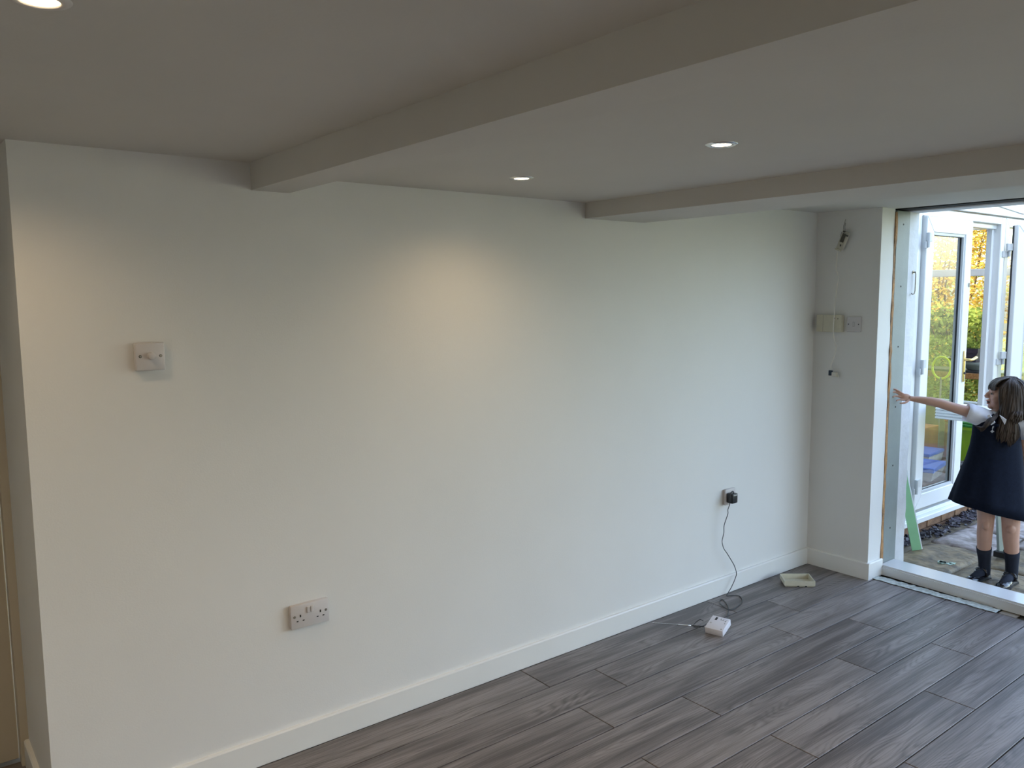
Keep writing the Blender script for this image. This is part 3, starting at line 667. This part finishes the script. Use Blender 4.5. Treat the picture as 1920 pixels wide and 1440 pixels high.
def clear_box(loc, rz, sx, sy, h, label, lidcol, lidt=.03):
    t = tag(empty('clear_storage_box', loc, rz), label, 'storage box')
    cm = mat('clear_plastic', (.60, .56, .50, 1), .25, var=.10, scale=20)
    MB().loft([[(a*sx*k_, b_*sy*k_, z) for a, b_ in ((-1, -1), (1, -1), (1, 1), (-1, 1))] for k_, z in ((.88, 0), (1, h))]).obj('body', cm, t)
    MB().box(-sx*1.04, sx*1.04, -sy*1.04, sy*1.04, h+.0005, h+lidt, bev=.005).obj('lid', lidcol, t)
    return t
bl = mat('blue_lid', srgb(58, 104, 190), .4, var=.05)
clear_box((2.55, .52, .081), .2, .20, .15, .075, 'low clear box with a curved bright blue lid nearest the bottom of the door glass', bl, .04)
clear_box((2.97, .70, .081), .1, .18, .12, .12, 'clear storage box with a blue lid behind the low blue-lidded one', bl, .03)
tp = tag(empty('wooden_cabinet', (3.38, .935, .081)), 'orange-brown wooden toy cabinet behind the glass of the left door leaf', 'cabinet')
MB().box(-.15, .15, -.12, .12, 0, .30, bev=.004).obj('body', mat('orange_wood', srgb(178, 96, 46), .5, var=.1, stretch=(8, 8, 1), scale=4), tp)
MB().box(-.153, -.149, -.10, .10, .03, .14).box(-.153, -.149, -.10, .10, .16, .27).obj('drawer', woodm, tp)
rb = tag(empty('red_toy_chest', (3.585, .66, .081)), 'dark red box beside the wooden cabinet behind the door glass', 'box')
MB().box(-.06, .06, -.075, .10, 0, .34, bev=.006).obj('body', mat('dark_red', srgb(140, 36, 34), .5, var=.1), rb)
MB().box(-.065, .065, -.08, .105, .341, .37, bev=.006).obj('lid', mat('red', srgb(170, 44, 36), .5, var=.1), rb)
ch_ = tag(empty('folding_chair', (3.05, 1.08, .081), .3), 'small pale chair back with red seat by the left edge of the door glass', 'chair')
MB().box(-.14, .14, -.14, .14, .26, .285, bev=.008).obj('seat', mat('red_seat', srgb(150, 50, 44), .5, var=.06), ch_)
MB().box(.11, .135, -.13, .13, .36, .56, bev=.008).obj('backrest', mat('pale_back', srgb(190, 170, 160), .5, var=.06), ch_)
for xx, h in ((-.13, .26), (.11, .38)):
    for yy in (-.13, .11): MB().box(xx, xx+.022, yy, yy+.022, 0, h).obj('leg', plast, ch_)

# ------------------------------------------------------------------ garden
lawn = struct(MB().box(-2, 30, -14, 26, -.30, -.135).obj('garden_ground', mat('grass', srgb(120, 128, 60), .9, col2=srgb(78, 88, 36), scale=8, bump=.6)))
yel = leaf_mat('autumn_leaves', (.30, .17, .03, 1), (.78, .58, .13, 1))
mid = leaf_mat('yellow_green_leaves', (.12, .16, .03, 1), (.50, .50, .10, 1))
stemm = mat('bark', srgb(84, 66, 44), .9, var=.2, bump=.4)
def bush(x, y, rx, ry, h, m, n, label, size=.032, seed=1, name='garden_shrub'):
    t = tag(empty(name, (x, y, -.135)), label, 'shrub', None); r = random.Random(seed)
    st = MB()
    for i in range(9):
        a = r.uniform(0, 6.28); k_ = r.uniform(.2, .85)
        pth = [(r.uniform(-.06, .06), r.uniform(-.06, .06), 0)]
        for s in range(1, 6): pth.append((rx*k_*math.cos(a)*s/5+r.uniform(-.07, .07), ry*k_*math.sin(a)*s/5+r.uniform(-.07, .07), h*.92*s/5))
        st.tube(pth, [.022, .018, .014, .011, .008, .004], 6)
    st.obj('stem', stemm, t)
    def gen(r):
        a = r.uniform(0, 6.28); rad = r.random()**.45; z = r.random()
        f = .45+.55*math.sin(PI*min(1, .12+z*.80))
        return Vector((rx*rad*f*math.cos(a), ry*rad*f*math.sin(a), z*h+r.gauss(0, .05)))
    leaves(n, gen, size, m, 'foliage', t, seed)
bush(7.3, .75, .6, .72, 3.2, yel, 15000, 'tall golden autumn shrub seen through the open doorway of the conservatory', seed=2)
bush(7.3, 2.6, .6, .95, 3.3, yel, 17000, 'tall yellow leaved shrub seen through the glass of the left door leaf', seed=3)
bush(6.0, 1.75, .42, .5, 1.55, greenleaf, 6000, 'lower fresh green bush in front of the golden shrubs behind the planter', size=.035, seed=4)
bush(6.0, 3.0, .45, .6, 1.7, mid, 7000, 'yellow green bush lower left behind the left door glass', size=.04, seed=5)
bush(6.0, .25, .42, .6, 2.6, mid, 9000, 'pale green bush behind the folded right door leaf', seed=6)
bush(10, 4.6, 1.5, 1.9, 4.6, mid, 11000, 'large green tree furthest back beyond the golden shrubs', size=.055, seed=7, name='garden_tree')
bush(10, .9, 1.5, 1.6, 4.2, yel, 14000, 'large golden tree furthest back behind the open doorway', size=.055, seed=8, name='garden_tree')

# ------------------------------------------------------------------ green board leaning outside
gbm = mat('green_plasterboard', srgb(146, 196, 146), .7, var=.04, scale=12)
GB = Vector((.878, -.262, -.036)); GT = Vector((.80, -.043, 1.02))
ax = (GT-GB).normalized(); side = Vector((.55, -.62, 0)); side = (side-ax*side.dot(ax)).normalized(); nn = ax.cross(side)
Mg = Matrix((side, nn, ax)).transposed().to_4x4(); Mg.translation = GB
go = empty('plasterboard_offcut'); go.matrix_world = Mg
tag(go, 'pale green plasterboard strip leaning against the wall just outside the opening', 'board')
L_ = (GT-GB).length
MB().box(-.032, .026, -.005, .0055, 0, L_).obj('core', gbm, go)
MB().box(.0262, .033, -.005, .0055, 0, L_).obj('cut_edge', mat('gypsum_white', (.85, .87, .85, 1), .8, var=.03), go, label='white cut edge')

# ------------------------------------------------------------------ trestle / hop-up behind the person
hu = tag(empty('work_platform', (0, 0, 0)), 'white folding work platform with a ribbed edge standing behind the person', 'platform')
alu = mat('white_aluminium', (.80, .83, .84, 1), .35, var=.03)
def deckz(y): return .858+.02*(y+.15)*0
prof = []
for i in range(4):
    z = .782+i*.020
    prof += [(1.292, z+.001), (1.280, z+.006), (1.280, z+.014), (1.292, z+.019)]
prof += [(1.58, .862), (1.58, .782)]
Ty = Matrix(((1, 0, 0, 0), (0, 0, 1, 0), (0, 1, 0, 0), (0, 0, 0, 1)))
MB().prism([(p[0], p[1]) for p in prof], -1.35, -.152, m=Ty).obj('deck', alu, hu)
MB().box(1.293, 1.50, -.152, -.1495, .786, .858).obj('end_cap', mat('cap_grey', (.25, .25, .26, 1), .6, var=.1), hu)
lg = mat('grey_green_metal', srgb(132, 142, 134), .4, metal=.3, var=.04)
for (x0, x1, y0, y1) in ((1.32, 1.145, -.52, -.665), (1.55, 1.76, -.52, -.665), (1.32, 1.145, -1.1, -1.25), (1.55, 1.76, -1.1, -1.25)):
    dv_ = Vector((x1-x0, y1-y0, -.80))
    tp_ = Vector((x0, y0, .781)); bt = Vector((x1, y1, .0))
    MB().tube([tp_, bt], [.022, .026], 4).obj('leg', lg, hu)
    MB().box(x1-.035, x1+.035, y1-.035, y1+.035, -.036, .004, bev=.004).obj('foot', blackp, hu)
for x_ in (1.20, 1.70): MB().tube([(x_, -.62, .24), (x_, -1.20, .24)], .012, 8).obj('brace', lg, hu)

# ------------------------------------------------------------------ the child
girl = empty('person', (.57, -.84, -.04), -YAW)
tag(girl, 'child in a navy pinafore and white shirt standing outside, arm stretched to the grey post', 'person')
skin = mat('skin', (.56, .33, .245, 1), .5, var=.05, scale=12); skin.node_tree.nodes['Principled BSDF'].inputs['Subsurface Weight'].default_value = .12
skin.node_tree.nodes['Principled BSDF'].inputs['Subsurface Radius'].default_value = (.02, .008, .004)
bm_ = MB()
V = Vector
# legs
bm_.tube([V((-.035, .03, .66)), V((-.040, .035, .52)), V((-.038, .040, .40)), V((-.034, .045, .345)), V((-.030, .055, .29)), V((-.015, .078, .20)), V((.0, .092, .12)), V((.006, .096, .065))],
         [.066, .058, .046, .043, .041, .037, .028, .026], 20)
bm_.tube([V((.045, -.005, .66)), V((.060, -.010, .52)), V((.072, -.015, .40)), V((.076, -.015, .345)), V((.083, -.008, .29)), V((.102, .006, .20)), V((.115, .017, .12)), V((.120, .022, .065))],
         [.066, .058, .048, .046, .043, .038, .028, .026], 20)
bm_.ell(V((-.048, .012, .352)), (.024, .020, .028)); bm_.ell(V((.060, -.046, .348)), (.025, .020, .028))
# feet
bm_.tube([V((.012, .100, .035)), V((-.045, .070, .035)), V((-.10, .041, .026))], [.024, .020, .016], 14); bm_.tube([V((.127, .027, .035)), V((.065, -.022, .035)), V((.012, -.062, .024))], [.024, .020, .016], 14)
# torso
rings = []
for cz, cu_, hu_, hv in ((.60, -.01, .118, .085), (.68, -.015, .112, .08), (.76, -.022, .105, .075), (.85, -.028, .112, .078), (.93, -.03, .12, .078), (.975, -.032, .108, .066), (1.0, -.035, .07, .05)):
    rings.append([V((cu_+hu_*math.cos(a*2*PI/28), .0+hv*math.sin(a*2*PI/28), cz)) for a in range(28)])
bm_.loft(rings)
# neck
bm_.tube([V((-.032, .012, .96)), V((-.022, .010, 1.01)), V((-.006, .008, 1.06))], [.040, .033, .034], 18)
# head
HC = V((.014, 0, 1.112))
HROT = Matrix.Translation(HC) @ Matrix.Rotation(math.radians(-17), 4, 'Z') @ Matrix.Translation(-HC)
hd_ = MB()
hd_.ell(HC+V((.010, .004, .010)), (.086, .068, .080)); hd_.ell(HC+V((-.032, .0, -.010)), (.054, .054, .074)); hd_.ell(HC+V((-.040, 0, -.056)), (.044, .042, .034), rot=Matrix.Rotation(.35, 3, 'Y'))
hd_.ell(HC+V((-.074, 0, -.072)), (.017, .018, .014))       # chin
hd_.ell(HC+V((-.056, -.030, -.030)), (.024, .018, .026)); hd_.ell(HC+V((-.056, .030, -.030)), (.024, .018, .026))   # cheeks
hd_.ell(HC+V((-.066, 0, .026)), (.020, .044, .034))       # forehead
hd_.tube([HC+V((-.078, 0, .014)), HC+V((-.094, 0, .000)), HC+V((-.102, 0, -.013)), HC+V((-.096, 0, -.021))], [.008, .009, .0098, .008], 12)   # nose
hd_.ell(HC+V((-.094, -.008, -.019)), (.008, .006, .006)); hd_.ell(HC+V((-.094, .008, -.019)), (.008, .006, .006))
hd_.ell(HC+V((-.086, 0, -.037)), (.013, .018, .0065)); hd_.ell(HC+V((-.080, 0, -.055)), (.013, .016, .0065))
hd_.ell(HC+V((.004, -.070, -.008)), (.014, .007, .024)); hd_.ell(HC+V((.004, .070, -.008)), (.014, .007, .024))
bm_._add(hd_.bm, HROT)
# outstretched arm
bm_.tube([V((-.085, .0, .965)), V((-.145, .0, .995)), V((-.20, .015, 1.015)), V((-.27, .038, 1.036)), V((-.327, .06, 1.055)), V((-.37, .078, 1.064)), V((-.42, .098, 1.071)), V((-.456, .11, 1.075)), V((-.475, .116, 1.079))],
         [.040, .037, .031, .027, .0265, .0255, .020, .0155, .0155], 18)
bm_.ell(V((-.492, .119, 1.083)), (.027, .011, .022), rot=Matrix.Rotation(.22, 3, 'Y'))
def finger(ps, r0, r1):
    k_ = len(ps); bm_.tube([V(p) for p in ps], [r0+(r1-r0)*i/(k_-1) for i in range(k_)], 10); bm_.ell(V(ps[-1]), (r1, r1, r1), seg=10)
finger([(-.492, .121, 1.092), (-.510, .125, 1.103), (-.530, .130, 1.118), (-.548, .134, 1.128), (-.566, .135, 1.132)], .0072, .0050)
finger([(-.494, .121, 1.088), (-.514, .125, 1.094), (-.538, .134, 1.108), (-.556, .134, 1.113), (-.572, .130, 1.112)], .0072, .0050)
finger([(-.494, .118, 1.080), (-.514, .120, 1.081), (-.538, .127, 1.089), (-.553, .126, 1.090), (-.566, .121, 1.086)], .0070, .0048)
finger([(-.492, .114, 1.070), (-.510, .112, 1.068), (-.528, .114, 1.071), (-.541, .113, 1.069), (-.551, .109, 1.064)], .0064, .0044)
finger([(-.480, .108, 1.070), (-.496, .098, 1.060), (-.512, .093, 1.054), (-.526, .092, 1.052), (-.536, .093, 1.053)], .0076, .0054)
# arm hanging at the other side
bm_.tube([V((.03, .0, .965)), V((.088, .0, .975)), V((.118, .01, .93)), V((.138, .02, .86)), V((.158, .03, .78)), V((.172, .02, .70)), V((.18, .0, .63)), V((.18, -.01, .61))], [.038, .037, .032, .028, .026, .024, .017, .016], 16)
bm_.ell(V((.180, -.014, .585)), (.013, .024, .028))
for i, (dy, ln) in enumerate(((-.020, .044), (-.008, .052), (.004, .048), (.015, .038))):
    finger([(.180, -.014+dy, .572), (.181, -.016+dy, .572-ln*.5), (.174, -.018+dy, .572-ln*.85), (.166, -.019+dy, .572-ln)], .0066, .0048)
finger([(.178, -.034, .600), (.172, -.046, .583), (.166, -.050, .565)], .0072, .0055)
body = bm_.obj('body', skin, girl, smooth=True)
rm = body.modifiers.new('r', 'REMESH'); rm.mode = 'VOXEL'; rm.voxel_size = .0032; rm.use_smooth_shade = True
sm_ = body.modifiers.new('s', 'SMOOTH'); sm_.iterations = 3; sm_.factor = .5
bpy.context.view_layer.update()
dg = bpy.context.evaluated_depsgraph_get(); nm = bpy.data.meshes.new_from_object(body.evaluated_get(dg)); body.modifiers.clear(); body.data = nm
if not nm.materials: nm.materials.append(skin)
for p in nm.polygons: p.use_smooth = True
class FB(MB):
    def obj(s, *a, **k): s.bm.transform(HROT); return MB.obj(s, *a, **k)
# face details
eyew = mat('eye_white', (.38, .34, .32, 1), .2, var=.02); dk = mat('dark_brown', (.02, .012, .008, 1), .3, var=.1)
for s in (-1, 1):
    o = FB().ell(HC+V((-.0775, s*.030, .003)), (.0062, .0085, .0042)).obj('eye', eyew, girl, smooth=True)
    FB().ell(HC+V((-.0820, s*.0305, .003)), (.0030, .0048, .0046)).obj('iris', dk, o, smooth=True)
    FB().tube([HC+V((-.083, s*.022, .0075)), HC+V((-.0845, s*.030, .0085)), HC+V((-.080, s*.039, .0065))], [.0008, .0018, .0008], 6).obj('eyelash', dk, girl)
    FB().tube([HC+V((-.083, s*.014, .022)), HC+V((-.084, s*.028, .027)), HC+V((-.074, s*.044, .024))], [.0010, .0016, .0008], 6).obj('eyebrow', mat('brow', (.09, .055, .035, 1), .7, var=.1), girl)
lipm = mat('lips', (.50, .17, .15, 1), .35, var=.05)
FB().ell(HC+V((-.092, 0, -.0375)), (.009, .015, .0042)).ell(HC+V((-.088, 0, -.0545)), (.009, .013, .0045)).obj('lips', lipm, girl, smooth=True)
FB().ell(HC+V((-.088, 0, -.046)), (.009, .012, .005)).obj('mouth', dk, girl, smooth=True)
# hair
hairm = mat('brown_hair', (.020, .013, .009, 1), .5, col2=(.070, .046, .031, 1), scale=55, stretch=(1, 1, .12), spec=.25)
hb_ = MB()
cap = bmesh.new(); bmesh.ops.create_uvsphere(cap, u_segments=48, v_segments=28, radius=1)
for v in cap.verts: v.co = V((v.co.x*.102, v.co.y*.084, v.co.z*.092)) + HC + V((.014, 0, .006))
dele = [v for v in cap.verts if (v.co-HC).x < -.045 and (v.co-HC).z < .040 or ((v.co-HC).x < -.02 and (v.co-HC).z < .0)]
bmesh.ops.delete(cap, geom=dele, context='VERTS'); hb_._add(cap)
r = random.Random(21)
def lock(p, rad, n=7, flat=.45): hb_.tube(smooth_path(p, 3), [rad*(0.55+.45*math.sin(PI*min(1, .25+i/(3*(len(p)-1))*.75))) if i < 3*(len(p)-1) else rad*.12 for i in range(3*(len(p)-1)+1)], n, flat=flat)
for i in range(230):      # curtains round sides and back
    a = r.uniform(-2.15, 2.15)          # angle from the back (+u)
    cu_, cv = math.cos(a), math.sin(a)
    top = HC+V((.014+.085*cu_*.35, .07*cv*.35, .094+r.uniform(-.006, .004)))
    m1 = HC+V((.014+.098*cu_*.85, .082*cv*.85, .055+r.uniform(-.01, .01)))
    m2 = HC+V((.014+.104*cu_, .088*cv, -.005))
    ln = r.uniform(.14, .22) if cu_ < .12 else r.uniform(.03, .10)
    front = 1 if cv < 0 else 0
    sw_ = r.uniform(-.012, .012)
    m3 = HC+V((.012+.104*cu_+sw_, .090*cv-.012*front, -.075))
    m4 = HC+V((.006+.100*cu_+sw_*1.6, .088*cv-.030*front, -.075-ln*.45))
    m5 = HC+V((.0+.096*cu_+sw_*2.4, .086*cv-.040*front, -.075-ln*.85))
    if cu_ < -.30: m2.x = max(m2.x, HC.x-.042); m3.x = max(m3.x, HC.x-.040)
    lock([top, m1, m2, m3, m4, m5], r.uniform(.006, .0105))
for i in range(64):       # fringe
    v_ = r.uniform(-.062, .062)
    lock([HC+V((.0, v_*.6, .096)), HC+V((-.045, v_*.85, .082)), HC+V((-.086+abs(v_)*.25, v_, .054)), HC+V((-.093+abs(v_)*.42, v_*1.05, .026+r.uniform(-.006, .008)))], r.uniform(.0045, .007))
for i in range(70):       # side hair near cheek
    s = -1 if i % 3 else 1; x_ = r.uniform(-.046, .012)
    lock([HC+V((-.005, s*.045, .086)), HC+V((x_, s*.070, .045)), HC+V((x_-.006, s*.076, -.005)), HC+V((x_-.002, s*.078, -.055)), HC+V((x_-.0+r.uniform(-.006, .01), s*.080, -.11)), HC+V((x_+.01, s*.088, -.15-r.uniform(0, .10)))], r.uniform(.0055, .0095))
hb_.bm.transform(HROT)
for i in range(80):       # lock swept over the shoulder towards the outstretched arm
    t_ = r.random(); q_ = r.uniform(-.008, .008)
    lock([V((-.028, -.035, 1.045)), V((-.066-.012*t_, -.066, 1.005)), V((-.098-.032*t_, -.086+q_, .982)), V((-.132-.030*t_, -.094+q_, .955-.014*t_)), V((-.160-.034*t_+r.uniform(-.008, .008), -.084, .912+.034*t_))], r.uniform(.005, .0085))
for i in range(75):       # long front locks on the other side
    t_ = r.random()
    lock([V((-.012+.03*t_, -.070, 1.075)), V((-.022+.035*t_, -.090, 1.01)), V((-.022+.045*t_, -.104, .95)), V((-.028+.055*t_+r.uniform(-.008, .008), -.112, .89)), V((-.018+.026*t_+r.uniform(-.010, .010), -.110, .83+.035*t_))], r.uniform(.006, .010))
hair = hb_.obj('hair', hairm, girl, smooth=True)
# clothes
navy = mat('navy_cloth', (.0065, .010, .022, 1), .85, var=.15, scale=60, spec=.12, bump=.1, bscale=250)
shirtm = mat('white_shirt', (.76, .76, .82, 1), .8, var=.02, scale=40, bump=.15, bscale=40)
def hem(u): return .445-.25*(u+.05)
rings = []; NN = 72
prof = [(1.006, -.032, .064, .052), (.992, -.032, .098, .070), (.965, -.032, .122, .084), (.93, -.032, .126, .090), (.88, -.032, .128, .090), (.82, -.030, .138, .094), (.74, -.034, .153, .106), (.66, -.040, .170, .122), (.58, -.045, .185, .136), (.51, -.048, .198, .150), (.45, -.050, .208, .160)]
for k_, (z, cu_, hu_, hv) in enumerate(prof):
    ring = []; f = max(0, (.80-z)/.35)
    for a in range(NN):
        th_ = a*2*PI/NN
        fold = 1+f*(.034*math.cos(th_*7+.6)+.020*math.cos(th_*11+1.9+z*2))
        u = cu_+hu_*math.cos(th_)*fold; v_ = hv*math.sin(th_)*fold
        zz = z
        if z < .75: zz = z+(hem(u)-.45)*min(1, (.75-z)/.30)
        ring.append(V((u, v_, zz)))
    rings.append(ring)
# inner return so the skirt has thickness
last = rings[-1]; cx0 = V((-.05, 0, 0))
rings.append([V((cx0.x+(p.x-cx0.x)*.97, p.y*.97, p.z+.001)) for p in last]); rings.append([V((cx0.x+(p.x-cx0.x)*.8, p.y*.8, p.z+.12)) for p in last])
dress = MB().loft(rings, cap=False).obj('pinafore', navy, girl, smooth=True)
# shirt : yoke, sleeves, collar
sb = MB(); rr_ = []
for z, hu_, hv in ((.90, .115, .080), (.95, .118, .080), (.985, .092, .064), (1.005, .052, .046), (1.018, .040, .042)):
    rr_.append([V((-.034+hu_*math.cos(a*2*PI/32), .002+hv*math.sin(a*2*PI/32), z)) for a in range(32)])
sb.loft(rr_, cap=False).obj('shirt', shirtm, girl, smooth=True)
def sleeve(p, rads, name):
    b = MB(); ps = [V(q) for q in p]; k_ = len(ps); R = []
    up = V((0, 0, 1))
    for i, c in enumerate(ps):
        t = (ps[min(i+1, k_-1)]-ps[max(i-1, 0)]).normalized(); a = t.cross(V((0, 1, 0))).normalized(); c_ = a.cross(t).normalized()
        R.append([c+(a*math.cos(j*2*PI/32)+c_*math.sin(j*2*PI/32))*rads[i]*(1+.05*math.cos(j*2*PI/32*5+i)) for j in range(32)])
    R.append([ps[-1]+(q-ps[-1])*.93 for q in R[-1]]); R.append([ps[-2]+(q-ps[-2])*.8 for q in R[-3]])
    b.loft(R, cap=False).obj(name, shirtm, girl, smooth=True)
sleeve([(-.075, .0, .955), (-.105, 0, .975), (-.14, .004, .990), (-.175, .012, 1.003), (-.198, .018, 1.010)], [.050, .055, .054, .052, .051], 'sleeve')
sleeve([(.025, .0, .955), (.070, -.01, .968), (.110, -.016, .948), (.134, -.014, .90), (.143, -.010, .872)], [.050, .058, .056, .052, .050], 'sleeve')
AX = Matrix.Translation((-.034, 0, 0)) @ Matrix.Rotation(math.radians(-33), 4, 'Z') @ Matrix.Translation((.034, 0, 0))
class CB(MB):
    def obj(s, *a, **k): s.bm.transform(AX); return MB.obj(s, *a, **k)
T2 = CB()
T2.prism([(-.076, 1.002), (-.062, 1.012), (-.034, .966), (-.054, .948)], -.110, -.101, m=T, bev=.002)
T2.obj('collar', shirtm, girl); T2 = CB()
T2.prism([(-.012, .996), (-.018, 1.010), (.018, .985), (.010, .955)], -.100, -.092, m=T, bev=.002)
T2.obj('collar', shirtm, girl)
gr = mat('grey_badge', (.55, .57, .62, 1), .4, metal=.3, var=.1)
CB().tube([(-.043, -.104, .945), (-.047, -.106, .930)], [.004, .003], 8).prism([(-.056, .914), (-.049, .921), (-.047, .931), (-.044, .921), (-.037, .914), (-.044, .911), (-.047, .905), (-.051, .911)], -.108, -.104, m=T).obj('badge', gr, girl, label='small grey hanging badge')
bw = CB(); bw.ell(V((-.042, -.102, .954)), (.008, .005, .008)); bw.ell(V((-.057, -.102, .948)), (.012, .005, .009)); bw.ell(V((-.027, -.102, .950)), (.012, .005, .009))
bw.obj('bow_tie', navy, girl, smooth=True)
# socks and shoes
sock = mat('navy_sock', (.010, .014, .028, 1), .9, var=.1)
MB().tube([V((-.015, .078, .200)), V((-.009, .085, .17)), V((.0, .092, .12)), V((.006, .096, .07)), V((.010, .100, .035))], [.041, .038, .033, .032, .030], 20).tube([V((.006, .098, .045)), V((-.045, .070, .042)), V((-.10, .041, .028))], [.030, .024, .017], 16).obj('sock', sock, girl, smooth=True)
MB().tube([V((.102, .006, .200)), V((.108, .011, .17)), V((.115, .017, .12)), V((.120, .022, .07)), V((.124, .026, .035))], [.042, .039, .034, .033, .030], 20).tube([V((.120, .022, .045)), V((.065, -.022, .042)), V((.012, -.062, .028))], [.030, .024, .017], 16).obj('sock', sock, girl, smooth=True)
patent = mat('black_patent', (.008, .008, .012, 1), .16, coat=.5, var=.1); solem = mat('shoe_sole', (.015, .014, .014, 1), .6, var=.1)
def shoe(h, t_):
    h = V(h); t_ = V(t_); d_ = (t_-h); L0 = d_.length; a = d_.normalized(); s_ = V((-a.y, a.x, 0))
    M_ = Matrix((a, s_, V((0, 0, 1)))).transposed().to_4x4(); M_.translation = h
    b = MB(); R = []; S_ = []
    for x, wd, hh in ((-.012, .012, .030), (.0, .028, .052), (.03, .031, .058), (.06, .030, .050), (.09, .034, .036), (.125, .036, .033), (.150, .030, .030), (.168, .014, .022)):
        x = x*L0/.155
        R.append([V((x, wd*math.cos(q_), .010+max(0, math.sin(q_))*hh-max(0, -math.sin(q_))*.008)) for q_ in [j*2*PI/20 for j in range(20)]])
    opened = b.loft(R, m=M_); shoe_o = b.obj('shoe', patent, girl, smooth=True)
    sl = MB(); sl.prism([(x*L0/.155, y) for x, y in ((-.016, -.012), (0, -.032), (.06, -.030), (.12, -.041), (.155, -.034), (.176, -.012), (.176, .012), (.155, .034), (.12, .041), (.06, .030), (0, .032), (-.016, .012))], .001, .014, m=M_)
    sl.obj('sole', solem, shoe_o)
    k_ = L0/.155
    MB().tube([M_ @ V((.055*k_, -.035, .030)), M_ @ V((.052*k_, -.026, .064)), M_ @ V((.050*k_, 0, .080)), M_ @ V((.052*k_, .026, .064)), M_ @ V((.055*k_, .035, .030))], .009, 8, flat=.35).obj('strap', patent, shoe_o, smooth=True)
    MB().ell(M_ @ V((.052*k_, -.031, .050)), (.006, .006, .006), seg=12).obj('buckle', chrome, shoe_o, smooth=True)
    # sock showing in the shoe opening
shoe((.028, .112, 0), (-.120, .030, 0)); shoe((.142, .040, 0), (.004, -.070, 0))
